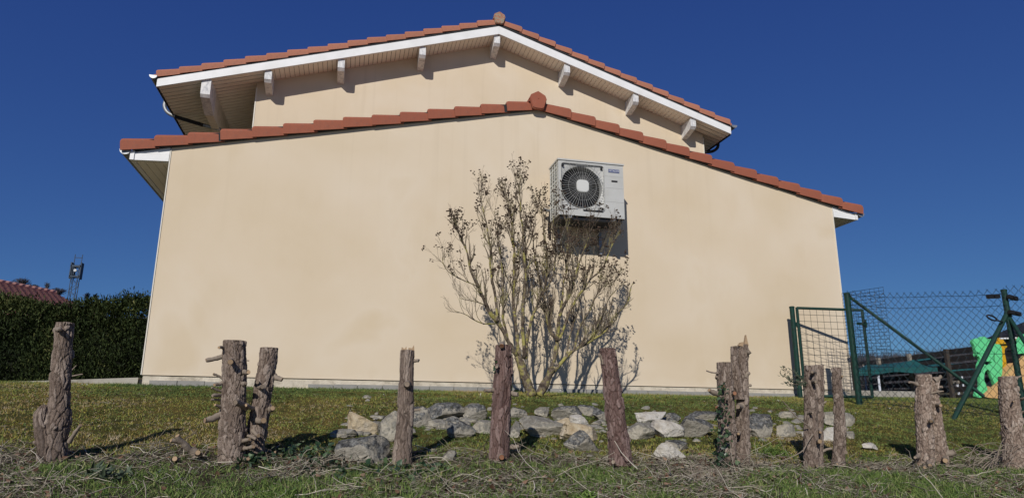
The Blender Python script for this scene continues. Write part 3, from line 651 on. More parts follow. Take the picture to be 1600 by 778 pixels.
f2 = ground_at(1485, 655); m = MB(); m.tube([(PC[0]-.01, PC[1]-.01, at(1573, 488, PC[1])[2]), (f2[0], f2[1], f2[2]-.05)], .026, 10); m.build('diagonal_brace', M['green_metal'], fence)
m = MB(); z = at(1573, 492, PC[1])[2]; q = at(1640, 595, PC[1]-.45); m.tube([(PC[0]+.01, PC[1]+.01, z), q, q+(q-PC)*.4], .022, 10); m.build('diagonal_brace', M['green_metal'], fence)
m = MB(); m.tube([(PC[0], PC[1]-.001, z-.02), (PC[0], PC[1]-.001, z+.03)], .037, 12); m.tube([(PC[0], PC[1]-.001, z-.32), (PC[0], PC[1]-.001, z-.295)], .036, 12); m.build('post_collar', M['green_metal'], fence)
def chain(P0, P1, z0a, z1a, z0b, z1b, pitch=.038, r_=.0031, sag=.02, seed=0):
    """diamond mesh of vertical zigzag wires between two points"""
    P0, P1 = np.array(P0[:2]), np.array(P1[:2]); L = np.linalg.norm(P1-P0); n = int(L/pitch); m = MB(); rr = np.random.RandomState(seed)
    nr = np.array([-(P1-P0)[1], (P1-P0)[0]])/L
    rows = int((z1a-z0a)/.046)
    def pt(u, v):
        zb, zt = lerp(z0a, z0b, u), lerp(z1a, z1b, u)
        wob = .016*vnoise([u*L*1.3, v*3, seed], 1)+.006*vnoise([u*L*9, v*9, seed], 1)
        s = sag*math.sin(math.pi*u)+.015*vnoise([u*L*2.2, 5, seed], 1)
        p = lerp(P0, P1, np.clip(u+.012*vnoise([u*6, v*4, 9+seed], 1)*(v), 0, 1))+nr*(-.045+.03*vnoise([u*3, v*2, 3], 1)); return (p[0], p[1], lerp(zb, zt-s, v)+wob*v)
    for i in range(n):
        pts = []
        for j in range(rows+1):
            s = (j+i) % 2; u = (i+.5+(.5 if s else -.5)*1.0)/n; pts.append(np.array(pt(min(max(u, 0), 1), j/rows))+np.array([0, .003*(1 if s else -1), 0]))
        top = pts[-1]; sgn = 1 if ((rows+i) % 2) else -1
        pts.append(top+np.array([-.012*sgn, 0, .014]))
        m.tube(pts, r_, 3, caps=False)
    return m, pt
m1, pt1 = chain(PB, PC, PBz-.02, PB[2]+.015, PCz-.02, PC[2]+.01, seed=2, sag=.03)
for v in (.04, .5, .87, .965): m1.tube([np.array(pt1(u, v))+[0, -.008, 0] for u in np.linspace(0, 1, 24)], .0026, 4, caps=False)
m1.build('chain_link_mesh', M['green_wire'], fence)
m2, pt2 = chain(PC, PD, PCz-.02, PC[2]+.015, PCz-.06, PD[2]+.01, seed=5, sag=.03)
for v in (.04, .5, .9): m2.tube([np.array(pt2(u, v))+[0, -.008, 0] for u in np.linspace(0, 1, 24)], .0026, 4, caps=False)
m2.build('chain_link_mesh', M['green_wire'], fence)
for (a, b_, nm) in (((1543, 463.5), (1561, 463), 'wire_tensioner'), ((1575, 463), (1589, 467), 'wire_tensioner'), ((1577, 487), (1594, 491), 'wire_tensioner')):
    p, q = at(*a, PC[1]-.06), at(*b_, PC[1]-.06); m = MB(); m.obox(p, q, .035, .042); m.tube([lerp(p, q, .5)+[0, -.03, -.0], lerp(p, q, .5)+[0, .03, 0]], .014, 8); m.build(nm, M['black'], fence)
p, q = at(1543.5, 493, PC[1]-.06), at(1556, 500, PC[1]-.06); c_ = lerp(p, q, .5); m = MB()
m.tube([c_+np.array([.065*math.cos(t), 0, .024*math.sin(t)-.018*math.cos(t)]) for t in np.linspace(0, 2*math.pi, 19)], .009, 6); m.tube([q, at(1567, 503, PC[1]-.03)], .008, 6); m.build('wire_tensioner', M['black'], fence)
# square mesh panel standing behind
pan = empty('mesh_panel', (11.2, -.9, 0), 'loose square wire mesh panel standing behind the first fence post', 'mesh panel')
a, b_, c_, d_ = at(1330, 590, -1.0), at(1398, 590, -1.15), at(1397, 449.5, -1.15), at(1331, 459, -1.0)
c_ = np.array([b_[0], b_[1], c_[2]]); d_ = np.array([a[0], a[1], d_[2]])
m = MB(); grid_wires(m, a, b_, c_, d_, 9, 26, .0026); m.build('wire_grid', M['green_wire'], pan)

# ------------------------------------------------------------------ slatted timber fence, canopy and playhouse
P1, P2 = at_z(1335, 565, 1.45), at(1640, 527, 9.0)
P1 = at(1335, 565.5, 15.0); P2 = at(1640, 526, 5.0)
sf = empty('timber_fence', (P1[0], P1[1], 0), 'dark weathered timber fence of horizontal boards behind the teal canopy', 'fence')
d = (P2-P1)[:2]; L = np.linalg.norm(d); rows = 9; nrm = np.array([d[1], -d[0], 0])/L
print('slat', P1, P2, L)
rr = random.Random(4); nseg = 5; 
for j in range(rows):
    for k in range(nseg):
        u0, u1 = k/nseg, (k+1)/nseg
        a = lerp(P1, P2, u0); b_ = lerp(P1, P2, u1); za, zb = a[2], b_[2]; hb = .165; gap = .205
        a = np.array([a[0], a[1], za-.09-j*gap*(za+.4)/1.9+rr.uniform(-.02, .02)]); b_ = np.array([b_[0], b_[1], zb-.09-j*gap*(zb+.4)/1.9+rr.uniform(-.02, .02)])
        off = nrm*(.0 if (j+k) % 2 else .03)
        e_ = (b_-a)/np.linalg.norm(b_-a)*.01
        MB().obox(a+off+e_, b_+off-e_, .03, hb).build('board', M['wood_slat'], sf)
for k in range(nseg+1):
    a = lerp(P1, P2, k/nseg)+nrm*.10; MB().box(a[0]-.06, a[0]+.06, a[1]-.05, a[1]+.05, -.6, a[2]+.02).build('fence_post', M['grey_wood'] if k in (1, 2) else M['wood_slat'], sf)
# small pale blocks seen between the boards
rr = random.Random(11)
for k in range(14):
    u = rr.uniform(.02, .95); a = lerp(P1, P2, u)+nrm*.06; zz = a[2]-.18-rr.randint(0, 5)*.205
    MB().obox(a*[1, 1, 0]+[0, 0, zz-.04], a*[1, 1, 0]+[0, 0, zz+.04], .07, .04, up=(1, 0, 0)).build('spacer_block', M['grey_wood'], sf)
# canopy
CY = 10.0
cp = empty('canopy', tuple(at(1430, 600, CY)*[1, 1, 0]), 'dark teal fabric garden canopy on white poles', 'canopy')
pk = at(1449, 553, CY+1.2); e = [at(1336, 578, CY-.2), at(1522, 577, CY-.6), at(1500, 569, CY+3.4), at(1350, 571, CY+3.2)]
print('canopy', pk, e[0], e[1])
nu = 18; V = []; Fc = []
cor = [np.array(q) for q in e]
ring = []
for s in range(4):
    A, B = cor[s], cor[(s+1) % 4]
    for i in range(nu):
        u = i/nu; p = lerp(A, B, u)+(pk*[1, 1, 0]-lerp(A, B, u)*[1, 1, 0])*.10*math.sin(math.pi*u); p[2] += .10*math.sin(math.pi*u); ring.append(p)
ring = np.array(ring); nr_ = len(ring); levels = 8
for l in range(levels):
    t = l/levels
    for p in ring: q = lerp(p, pk, t); q = q+np.array([0, 0, -.16*math.sin(math.pi*t)*(1-.3*t)]); V.append(q)
V.append(pk); V = [tuple(v) for v in V]
Fc = [(l*nr_+i, l*nr_+(i+1) % nr_, (l+1)*nr_+(i+1) % nr_, (l+1)*nr_+i) for l in range(levels-1) for i in range(nr_)]+[((levels-1)*nr_+i, (levels-1)*nr_+(i+1) % nr_, len(V)-1) for i in range(nr_)]
MB().add(V, Fc).build('canvas_roof', M['canopy'], cp, smooth=True)
low_ring = [(p[0], p[1], p[2]-.16-.03*math.sin(i*.9)) for i, p in enumerate(ring)]
V = [tuple(p) for p in ring]+low_ring
MB().add(V, [(i, (i+1) % nr_, nr_+(i+1) % nr_, nr_+i) for i in range(nr_)]).build('valance', M['canopy'], cp, smooth=True)
for (xy, xb) in (((1371, 577), (1375, 606)), ((1492, 574), (1500, 619))):
    a = at(*xy, CY-.1); MB().tube([(a[0], a[1], -.5), (a[0], a[1], a[2])], .035, 10).build('pole', M['pole'], cp)
for q in (cor[2], cor[3]): MB().tube([(q[0], q[1], -.5), (q[0], q[1], q[2])], .03, 10).build('pole', M['pole'], cp)
# playhouse: cut-out plastic panels and a slide
PYH = 2.0
ph = empty('play_climber', tuple(at(1560, 620, PYH)*[1, 1, 0]), 'green and yellow plastic climbing toy with tan slide behind the fence', 'playground toy')
def panel(name, outline, hole_list, mat, Yp, thick, parent):
    """outline and holes given as picture points on the plane y = Yp, filled with a triangulated face and thickened"""
    import bmesh
    cu = bpy.data.curves.new('c', 'CURVE'); cu.dimensions = '2D'; cu.fill_mode = 'BOTH'; cu.extrude = thick/2; cu.bevel_depth = .006; cu.bevel_resolution = 2
    for pts in [outline]+hole_list:
        P = [at(x, y, Yp) for x, y in pts]; P = smooth_path(P+[P[0]], 6*len(P))[:-1]
        s = cu.splines.new('POLY'); s.points.add(len(P)-1); s.use_cyclic_u = True
        for i, p in enumerate(P): s.points[i].co = (p[0], p[2], 0, 1)
    ob = bpy.data.objects.new('c', cu); col.objects.link(ob); bpy.context.view_layer.update(); me = bpy.data.meshes.new_from_object(ob); bpy.data.objects.remove(ob)
    o = bpy.data.objects.new(name, me); me.materials.clear(); me.materials.append(mat); col.objects.link(o); o.rotation_euler = (math.pi/2, 0, 0); o.location = (0, Yp, 0); link(o, parent); return o
left = [(1521, 541), (1518, 533), (1524, 529), (1530, 533), (1531, 527), (1538, 527), (1541, 530), (1549, 531), (1553, 538), (1551, 549), (1549, 562), (1556, 575), (1562, 600), (1556, 607), (1549, 592), (1543, 578), (1537, 580), (1535, 592), (1539, 604), (1541, 615), (1535, 620), (1524, 620), (1524, 613), (1530, 604), (1529, 588), (1527, 572), (1530, 562), (1524, 552)]
panel('side_panel', left, [[(1525, 549), (1523, 552), (1525, 557), (1528, 553)], [(1537, 565), (1536, 569), (1543, 571), (1548, 567), (1544, 564)]], M['play_green'], PYH, .06, ph)
left2 = [(1553, 541), (1558, 538), (1563, 545), (1564, 575), (1562, 588), (1558, 585), (1554, 570)]
panel('inner_panel', left2, [], M['play_green'], PYH+.12, .05, ph)
yel = [(1554, 530), (1561, 528), (1567, 534), (1571, 541), (1567, 548), (1571, 572), (1571, 586), (1565, 587), (1560, 570), (1557, 548)]
panel('yellow_panel', yel, [], M['play_yellow'], PYH+.3, .06, ph)
right = [(1586, 540), (1592, 528), (1600, 522), (1612, 520), (1618, 530), (1630, 600), (1626, 620), (1614, 620), (1612, 590), (1606, 560), (1596, 552), (1588, 552)]
panel('side_panel', right, [], M['play_green'], PYH, .06, ph)
yel2 = [(1584, 534), (1590, 528), (1600, 524), (1601, 530), (1592, 536)]
panel('yellow_panel', yel2, [], M['play_yellow'], PYH+.3, .06, ph)
sl = [(1600, 556), (1622, 550), (1640, 556), (1640, 575), (1622, 590), (1590, 612), (1572, 621), (1538, 620), (1544, 611), (1568, 590), (1590, 566)]
panel('slide', sl, [], M['play_tan'], PYH-.18, .07, ph); panel('slide', [(x+6, y-2) for x, y in sl], [], M['play_tan'], PYH+.28, .07, ph)
A = [at(1600, 563, PYH-.1), at(1572, 590, PYH-.1), at(1545, 618, PYH-.1)]
V = []; 
for p in smooth_path(A, 8): V += [(p[0], p[1]-.05, p[2]-.03), (p[0], p[1]+.33, p[2]-.03)]
MB().add(V, [(2*i, 2*i+1, 2*i+3, 2*i+2) for i in range(7)]).build('slide_chute', M['play_tan'], ph, smooth=True)
m = MB(); a, b_ = at(1563, 529, PYH+.1), at(1588, 528, PYH+.1); m.tube([a, b_], .018, 8); m.build('top_bar', M['white'], ph)
# a dark shed roof behind at the frame edge
sh = empty('garden_shed', tuple(at(1610, 600, 9)*[1, 1, 0]), 'dark timber shed partly seen at the right edge behind the playground toy', 'shed')
a = at(1588, 524, 9.0); b_ = at(1690, 480, 9.0)
MB().prism([(a[0], -.5), (a[0], a[2]), (b_[0], b_[2]), (2*b_[0]-a[0], a[2]), (2*b_[0]-a[0], -.5)], 9.0, 9.8).build('shed_wall', M['wood_slat'], sh)
MB().prism([(a[0]-.2, a[2]-.06), (b_[0], b_[2]+.03), (2*b_[0]-a[0]+.2, a[2]-.06), (2*b_[0]-a[0]+.2, a[2]), (b_[0], b_[2]+.09), (a[0]-.2, a[2])][::-1], 8.85, 9.9).build('shed_roof', M['dark'], sh)

# ------------------------------------------------------------------ cut trunks in the foreground
def depth_of(p): return float((np.array(p)-CAM)@cF)
def cosv(p):
    d = np.array(p)-CAM; return float(d@cF/np.linalg.norm(d))
def trunk_mesh(name, cl, Y, mat, parent, seed, cell=(.016, .042), amp=1.0, tilt=(0, 0), ragged=0.0, twist=0.0):
    """cl: list of (px, py, half width px) from top to base"""
    P = [at(x, y, Y) for x, y, w in cl]; R = [w*depth_of(p)/F_PX*cosv(p) for p, (x, y, w) in zip(P, cl)]
    P = P[::-1]; R = R[::-1]
    Ls = np.concatenate([[0], np.cumsum([np.linalg.norm(P[i+1]-P[i]) for i in range(len(P)-1)])]); L = Ls[-1]
    n = max(int(L/.0048), 20); nt = 132; t = np.linspace(0, L, n)
    sm = lambda A: np.convolve(np.pad(A, 6, mode='edge'), np.hanning(15)[1:-1]/np.hanning(15)[1:-1].sum(), 'valid')
    C_ = np.stack([sm(np.interp(t, Ls, [p[k] for p in P])) for k in range(3)], -1); Rr = sm(np.interp(t, Ls, R))
    r = np.random.RandomState(seed); th = np.linspace(0, 2*math.pi, nt, endpoint=False)
    TH, TT = np.meshgrid(th, t); R2 = np.repeat(Rr[:, None], nt, 1); Rm = float(np.mean(R)); cx_, cz_ = cell
    # bark plates: worley pattern on the unrolled cylinder
    W = 2*math.pi*Rm; N = int(W*L/(cx_*cz_))+4; sx, sz = r.rand(N)*W, r.rand(N)*(L+.1)-.05; hp = r.rand(N)
    px_ = np.concatenate([sx-W, sx, sx+W]); pz_ = np.tile(sz, 3); hh = np.tile(hp, 3)
    U = (TH*Rm); U0 = U.ravel(); T0 = TT.ravel()
    cyl = np.stack([np.cos(U0/Rm)*Rm, np.sin(U0/Rm)*Rm, T0], -1)
    U1 = U0+.013*fbm(cyl, 30, seed, 4)+twist*T0; T1 = T0+.030*fbm(cyl, 22, seed+5, 4); U1 = np.mod(U1, W)
    D = ((U1[:, None]-px_[None])/cx_)**2+((T1[:, None]-pz_[None])/cz_)**2
    i1 = np.argmin(D, 1); d1 = np.sqrt(D[np.arange(len(D)), i1]); D[np.arange(len(D)), i1] = 9e9; d2 = np.sqrt(D.min(1)); e_ = d2-d1
    plate = hh[i1]; crack = np.clip(1-e_/.15, 0, 1)**.8
    ridge = fbm(cyl*[1, 1, .22], 55, seed+9, 3); fine = fbm(cyl*[1, 1, .5], 190, seed+3, 3)
    peel = np.clip((plate-.88)/.12, 0, 1)*.006*(1-crack); disp = (plate-.5)*.0042+peel-crack*.0068+.0040*ridge+.0022*fine
    lump = .075*fbm(cyl, 9, seed+21, 3)
    rad = R2.ravel()*(1+lump)+disp*amp
    X_ = C_[:, None, 0]+np.cos(TH)*rad.reshape(n, nt); Y_ = C_[:, None, 1]+np.sin(TH)*rad.reshape(n, nt); Z_ = np.repeat(C_[:, 2][:, None], nt, 1)
    # top edge: sawn slope or ragged
    k = np.clip((TT-(L-.06))/.06, 0, 1)
    Z_ = Z_+k*(tilt[0]*np.cos(TH)*R2+tilt[1]*np.sin(TH)*R2)+k*ragged*.5*(vnoise(np.stack([np.cos(TH)*2, np.sin(TH)*2, TT*0], -1), 1.6, seed))
    Vv = np.stack([X_.ravel(), Y_.ravel(), Z_.ravel()], -1)
    idx = np.arange(n*nt).reshape(n, nt); nx = np.roll(idx, -1, 1)
    Fq = np.stack([idx[:-1].ravel(), nx[:-1].ravel(), nx[1:].ravel(), idx[1:].ravel()], -1)
    o = fast_mesh(name, Vv, Fq, mat, parent, {'var': plate, 'crack': crack}, smooth=True)
    top = Vv[-nt:]; return o, top, C_, Rr
def cap_disc(name, ring, mat, parent, bulge=.0, seed=0, rings=5):
    ring = np.array(ring); c = ring.mean(0); V = []; nt = len(ring)
    for i in range(rings):
        s = 1-i/rings
        for p in ring: q = lerp(c, p, s*.995); V.append(q+np.array([0, 0, bulge*(1-s*s)+(.003*vnoise(q*60, 1, seed) if i else 0)]))
    V.append(c+[0, 0, bulge]); Fc = [(i*nt+j, i*nt+(j+1) % nt, (i+1)*nt+(j+1) % nt, (i+1)*nt+j) for i in range(rings-1) for j in range(nt)]+[((rings-1)*nt+j, (rings-1)*nt+(j+1) % nt, len(V)-1) for j in range(nt)]
    return MB().add(V, Fc).build(name, mat, parent)
def stub(parent, x0, y0, x1, y1, rpx, Y, dy=0.0, mat=None, cut=None, y0off=0.0, seed=0):
    a = at(x0, y0, Y+y0off); b_ = at(x1, y1, Y+dy); dpt = depth_of(a); r0 = rpx*dpt/F_PX*.80*cosv(a)
    n = 8; rr = np.random.RandomState(int(x0*7+y0*3+seed)); pts = [lerp(a, b_, i/(n-1))+rr.randn(3)*r0*.12*(0 < i < n-1) for i in range(n)]
    rad = [r0*(1.12-.22*i/(n-1)+.55*math.exp(-i*1.1))*(1+.10*rr.randn()) for i in range(n)]
    sag_ = rr.uniform(-.35, .35)*r0; pts = [p_+np.array([0, 0, sag_*math.sin(i/(n-1)*3)*2]) for i, p_ in enumerate(pts)]; m = MB(); m.tube(pts, rad, 12, caps=False)
    o = m.build('branch_stub', mat or M['stub'], parent, smooth=True)
    if cut is M['cut_wood'] and rr.rand() < .45: cut = M['cut_grey']
    d = pts[-1]-pts[-2]; d /= np.linalg.norm(d)+1e-9; d = d+rr.randn(3)*.22; d /= np.linalg.norm(d); m = MB(); m.tube([pts[-1]-d*.002, pts[-1]+d*r0*.06], rad[-1]*.93, 12); m.build('cut_face', cut or M['cut_wood'], o)
    return o
def twig(m, pts, r0, r1, n=10, jit=.0):
    P = smooth_path(pts, n); m.tube(P, np.linspace(r0, r1, n), 5)
def stump(label, stems, Y, mat, seed, stubs=(), cut=None, splinters=(), **kw):
    base = stems[0][-1]; b = at(base[0], base[1]-4, Y)
    t = empty('tree_stump', (b[0], b[1], b[2]), label, 'tree stump', 'sawn hedge trunks left standing along the bank')
    for k, cl in enumerate(stems):
        o, top, C_, Rr = trunk_mesh('stem' if len(stems) > 1 else 'trunk', cl, Y+.02*k, mat, t, seed+k*31, **kw)
        cap_disc('sawn_top', top, cut or M['cut_grey'], o, bulge=.002, seed=seed)
    for s in stubs:
        x0, y0, x1, y1, r_ = s[:5]; dy = s[5] if len(s) > 5 else 0.0; c_ = s[6] if len(s) > 6 else None
        stub(t, x0, y0, x1, y1, r_, Y, dy, cut=M[c_] if c_ else (cut or M['cut_wood']))
    for (pts, w) in splinters:
        V = [at(x, y, Y-.01) for x, y in pts]; V2 = [v+np.array([0, w, 0]) for v in V]; k = len(V)
        MB().add(V+V2, [tuple(range(k)), tuple(range(2*k-1, k-1, -1))]+[(i, i+k, (i+1) % k+k, (i+1) % k) for i in range(k)]).build('splinter', M['cut_wood'], t)
    return t
SY = -4.2
stump('tall pale trunk with a big burl at its foot, leftmost, in front of the hedge', [[(102, 503, 14), (98, 545, 15.5), (95, 590, 17), (93, 630, 18), (92, 652, 21), (86, 668, 26), (83, 690, 25), (82, 712, 25), (83, 735, 28)]], SY, M['bark'], 11,
      [(90, 516, 93, 517, 6, -.11, 'cut_grey'), (108, 690, 126, 664, 4, -.05), (108, 588, 129, 584.5, 1.6), (106, 585, 119, 571, 1.2)], cell=(.024, .06), amp=1.1)
t0 = bpy.data.objects['tree_stump']
o, top, _, _ = trunk_mesh('burl', [(68, 636, 9), (66, 650, 15), (70, 672, 18), (72, 700, 17), (74, 735, 18)], SY-.03, M['bark'], t0, 77, cell=(.022, .10), amp=1.3); cap_disc('burl_top', top, M['bark'], o, bulge=.02)
stump('thick grey trunk bristling with cut branch stubs, left of the leaning one', [[(366, 531, 18.5), (366, 560, 19), (367, 600, 19.5), (364, 650, 20.5), (362, 690, 22), (362, 730, 25)]], SY, M['bark'], 12,
      [(352, 556, 322, 563, 4.5, -.03), (352, 545, 342, 543, 3, -.08), (360, 565, 360, 565.5, 5, -.13), (378, 582, 388, 581, 5, -.1), (376, 598, 384, 598, 4.5, -.1), (350, 592, 333, 584, 2.6, -.03), (350, 598, 335, 601, 4, -.05), (350, 612, 331, 605, 2.6, -.06), (350, 618, 332, 618, 4, -.07), (352, 626, 330, 624, 2.4, -.05), (352, 636, 336, 632, 3, -.06), (348, 645, 320, 656, 6.5, -.06), (376, 564, 389, 563.5, 1.2, -.02),
       (384, 635, 368, 628, 6, -.16), (376, 690, 390, 686, 4, -.09), (378, 700, 396, 697, 4, -.09), (380, 716, 388, 716, 4, -.1)])
stump('leaning grey trunk joined low to the thick stub-covered one', [[(421, 542, 14.5), (418, 570, 15), (411, 610, 15.5), (406, 650, 15.5), (400, 690, 15), (395, 730, 16)]], SY+.06, M['bark'], 13,
      [(428, 588, 441, 592.5, 5, -.04), (405, 597, 402, 597, 4, -.1), (402, 604, 410, 604, 5, -.12), (400, 637, 384, 633, 4, -.14), (420, 637, 426, 637, 5, -.09), (398, 654, 412, 656, 6, -.13), (392, 668, 404, 680, 4, -.12), (380, 679, 400, 686, 3.6, -.13), (375, 689, 395, 690, 4, -.13)])
stump('slim trunk with a splintered orange top and knot hole, third gap from the left', [[(637, 546, 11), (636, 570, 11.5), (635, 610, 12), (634, 650, 13.5), (630, 690, 14.5), (628, 725, 17)]], SY, M['bark'], 14,
      [(643, 565, 654, 563.5, 3.6, -.02, 'cut_grey'), (636, 599, 636, 600, 7, -.075, 'cut_grey'), (640, 643, 656, 640, 2.5, -.03)], splinters=[([(627, 552), (628, 542), (632, 545), (635, 541), (637, 556), (632, 560)], .02), ([(637, 556), (639, 543), (644, 544), (647, 539), (648, 558)], .03), ([(628, 552), (636, 546), (646, 548), (643, 572), (634, 566)], .01)], amp=.8, cell=(.02, .11))
stump('reddish-brown peeling trunk with knots in front of the bare shrub', [[(787, 538, 12.5), (786, 580, 14), (784, 620, 15), (781, 670, 15.5), (779, 730, 17)]], SY, M['bark_red'], 15,
      [(784, 541, 784, 540.5, 5, -.08, 'cut_red'), (772, 610, 758, 610, 3.6, -.03, 'cut_grey'), (795, 612, 809, 616, 5, -.04, 'cut_grey'), (796, 697, 811, 696, 4.5, -.03), (784, 712, 784, 714, 6, -.1, 'cut_red'), (778, 572, 776, 573, 4, -.08, 'cut_grey')], cut=M['cut_grey'], cell=(.018, .08), amp=1.2)
stump('reddish trunk leaning left with one side snag, right of the bare shrub', [[(949, 543, 12.5), (952, 570, 13), (957, 610, 14.5), (962, 650, 15.5), (967, 690, 17), (970, 728, 20)]], SY, M['bark_red'], 16,
      [(944, 566, 935, 553, 3.4, -.01, 'cut_grey'), (961, 573, 972, 572, 1.2), (958, 719, 958, 721, 4, -.1, 'cut_wood'), (978, 690, 984, 684, 5, .0, 'cut_grey')], cell=(.019, .05), amp=1.1)
stump('ivy-clad trunk with orange cut knots, shorter of the pair standing together', [[(1131, 565, 12), (1133, 600, 13), (1135, 640, 13.5), (1136, 680, 15), (1135, 738, 18)]], SY+.02, M['bark'], 17,
      [(1126, 616, 1108, 609, 5, -.04), (1122, 583, 1104, 579, 1.5), (1130, 603, 1129, 604, 5, -.1, 'cut_red'), (1130, 637, 1120, 636, 3.6, -.08, 'cut_red'), (1142, 616, 1148, 614, 4, -.09, 'cut_red'), (1133, 665, 1127, 664, 4, -.1, 'cut_red'), (1120, 590, 1119, 588, 2.5, -.02)], amp=1.1)
stump('taller forked trunk with a split pointed top behind its ivy-clad neighbour', [[(1147, 540, 6), (1148, 570, 6.5), (1152, 600, 8), (1155, 625, 10)], [(1161, 537, 8.5), (1160, 570, 9.5), (1160, 620, 10.5), (1160, 670, 12), (1158, 738, 15)]], SY+.05, M['bark'], 18,
      [(1165, 551, 1171, 549, 5, -.03, 'cut_grey'), (1164, 587, 1171, 585, 4, -.02, 'cut_grey'), (1163, 604, 1174, 601, 2.8, -.02), (1158, 634, 1153, 635, 5, -.07, 'cut_grey'), (1160, 728, 1162, 731, 4, -.12, 'cut_red'), (1155, 676, 1154, 677, 3.5, -.08, 'cut_wood'), (1152, 720, 1154, 720, 5, -.1, 'cut_grey')],
      splinters=[([(1163, 540), (1166, 523), (1168, 532), (1170, 540)], .02), ([(1155, 540), (1157, 535), (1161, 534), (1162, 541)], .02)])
stump('double dark trunk with a green sprig left of the slender pole, before the gate', [[(1265, 570, 9), (1266, 610, 10.5), (1267, 660, 12), (1268, 732, 14)], [(1279, 569, 8), (1279, 610, 9.5), (1277, 660, 10), (1275, 732, 13)]], SY, M['bark'], 19,
      [(1272, 582, 1269, 581, 4, -.1, 'cut_wood'), (1268, 598, 1275, 596, 4, -.11), (1262, 646, 1270, 644, 2.6, -.09), (1280, 670, 1282, 675, 4, -.08), (1276, 688, 1281, 689, 5, -.1), (1276, 724, 1277, 727, 4, -.12, 'cut_wood'), (1284, 630, 1291, 627, 2), (1284, 705, 1300, 700, 2.6, -.03)])
stump('slender pole-like trunk directly in front of the gate mesh', [[(1307, 573, 7.5), (1308, 600, 8), (1312, 650, 9), (1312, 690, 10.5), (1310, 728, 12)]], SY+.03, M['bark'], 20,
      [(1313, 590, 1316, 588, 2.4, -.04), (1316, 700, 1322, 706, 5, -.04, 'cut_grey'), (1308, 724, 1308, 725, 3.4, -.1, 'cut_wood'), (1316, 640, 1320, 641, 2)], amp=.8, cell=(.02, .035))
stump('pale double trunk with flaking bark and split top below the teal canopy', [[(1443, 584, 12.5), (1442, 620, 13), (1443, 660, 13.5), (1446, 700, 15), (1446, 738, 18)], [(1459, 588, 9), (1458, 620, 10), (1462, 660, 12), (1466, 700, 15), (1468, 738, 18)]], SY, M['bark_light'], 21,
      [(1432, 600, 1421, 597, 3, -.02), (1455, 614, 1474, 611, 2, -.06), (1462, 606, 1472, 604, 3.5, -.03, 'cut_grey'), (1460, 595, 1471, 588, 5, -.02, 'cut_grey'), (1462, 632, 1470, 633, 4, -.08, 'cut_wood'), (1454, 657, 1455, 658, 4, -.11, 'cut_wood'), (1472, 708, 1492, 705, 8, -.05), (1475, 716, 1477, 719, 6, -.1), (1450, 722, 1453, 727, 5, -.13), (1444, 727, 1445, 730, 4.5, -.14), (1436, 712, 1430, 714, 4, -.08)],
      cell=(.017, .027), amp=1.1)
stump('pale sawn trunk at the right edge in front of the playground toy', [[(1574, 587, 16), (1575, 610, 16.5), (1579, 650, 18), (1584, 690, 20), (1588, 742, 24)]], SY-.05, M['bark_light'], 22,
      [(1588, 590, 1595, 587, 2), (1586, 618, 1593, 616, 3, -.06), (1592, 625, 1602, 622, 3, -.06), (1592, 645, 1604, 642, 3, -.06), (1582, 627, 1584, 627, 2.6, -.1, 'cut_wood')], cell=(.019, .032), amp=1.1)
# chopped low shrub base
cs = empty('cut_shrub_base', tuple(at(290, 706, SY-.1)), 'low cluster of freshly chopped pale branches left of the thick stubbed trunk', 'tree stump')
for s in ((302, 706, 277, 680, 6.5, -.08), (300, 703, 279, 683, 4.5, -.02), (288, 692, 267, 688, 4.2, -.05), (306, 716, 309, 707, 5.5, -.12), (320, 712, 327, 698, 3, -.06), (285, 716, 273, 716, 5, -.14), (292, 722, 316, 708, 3, -.1)): stub(cs, s[0], s[1], s[2], s[3], s[4], SY-.02, s[5])

# ------------------------------------------------------------------ stones in the bank
import bmesh
bmm = bmesh.new(); bmesh.ops.create_icosphere(bmm, subdivisions=5, radius=1.0); bmm.verts.ensure_lookup_table()
SV = np.array([v.co[:] for v in bmm.verts]); SF = np.array([[v.index for v in f.verts] for f in bmm.faces]); bmm.free()
def rock(label, x0, x1, y0, y1, mat, seed, dy=.5, tilt=0.0, cuts=13, flat=.0):
    gp = ground_at((x0+x1)/2, y1-1); dpt = depth_of(gp); w = (x1-x0)*dpt/F_PX; h = (y1-y0)*dpt/F_PX
    r = np.random.RandomState(seed); V = np.sign(SV)*np.abs(SV)**.62; ro = r.uniform(-.5, .5); V = np.stack([V[:, 0]*math.cos(ro)-V[:, 1]*math.sin(ro), V[:, 0]*math.sin(ro)+V[:, 1]*math.cos(ro), V[:, 2]], -1)
    for k in range(cuts):
        n = r.randn(3); n[2] *= .8; n /= np.linalg.norm(n); d = r.uniform(.50, .98); s = V@n-d; V = V-np.where(s > 0, s, 0)[:, None]*n*.96
    lo, hi = V.min(0), V.max(0); V = (V-(lo+hi)/2)/((hi-lo)/2)
    V = V+.05*fbm(V, 1.7, seed, 3)[:, None]*V+.040*fbm(V, 5, seed+3, 4)[:, None]*V+.026*fbm(V, 15, seed+5, 3)[:, None]*V
    V = V-np.floor(fbm(V*[.4, .4, 2.2], 2.0, seed+8, 2)*6)[:, None]*.012*V*[1, 1, 0]
    w *= 1.12*cosv(gp); h *= .97; dep = max(w, h)*dy
    V = V*np.array([w/2*1.04, dep/2, h/2*1.1]); a = math.radians(tilt); V = np.stack([V[:, 0]*math.cos(a)-V[:, 2]*math.sin(a), V[:, 1], V[:, 0]*math.sin(a)+V[:, 2]*math.cos(a)], -1)
    c = at((x0+x1)/2, (y0+y1)/2, gp[1]+dep*.22)
    o = fast_mesh('rock', V, SF, M[mat]); c = c-np.array([0, 0, h*.07]); o.location = c; o.rotation_euler = (0, 0, r.uniform(-.15, .15)); tag(o, label, 'rock', 'limestone rocks laid along the grassy bank')
    return o
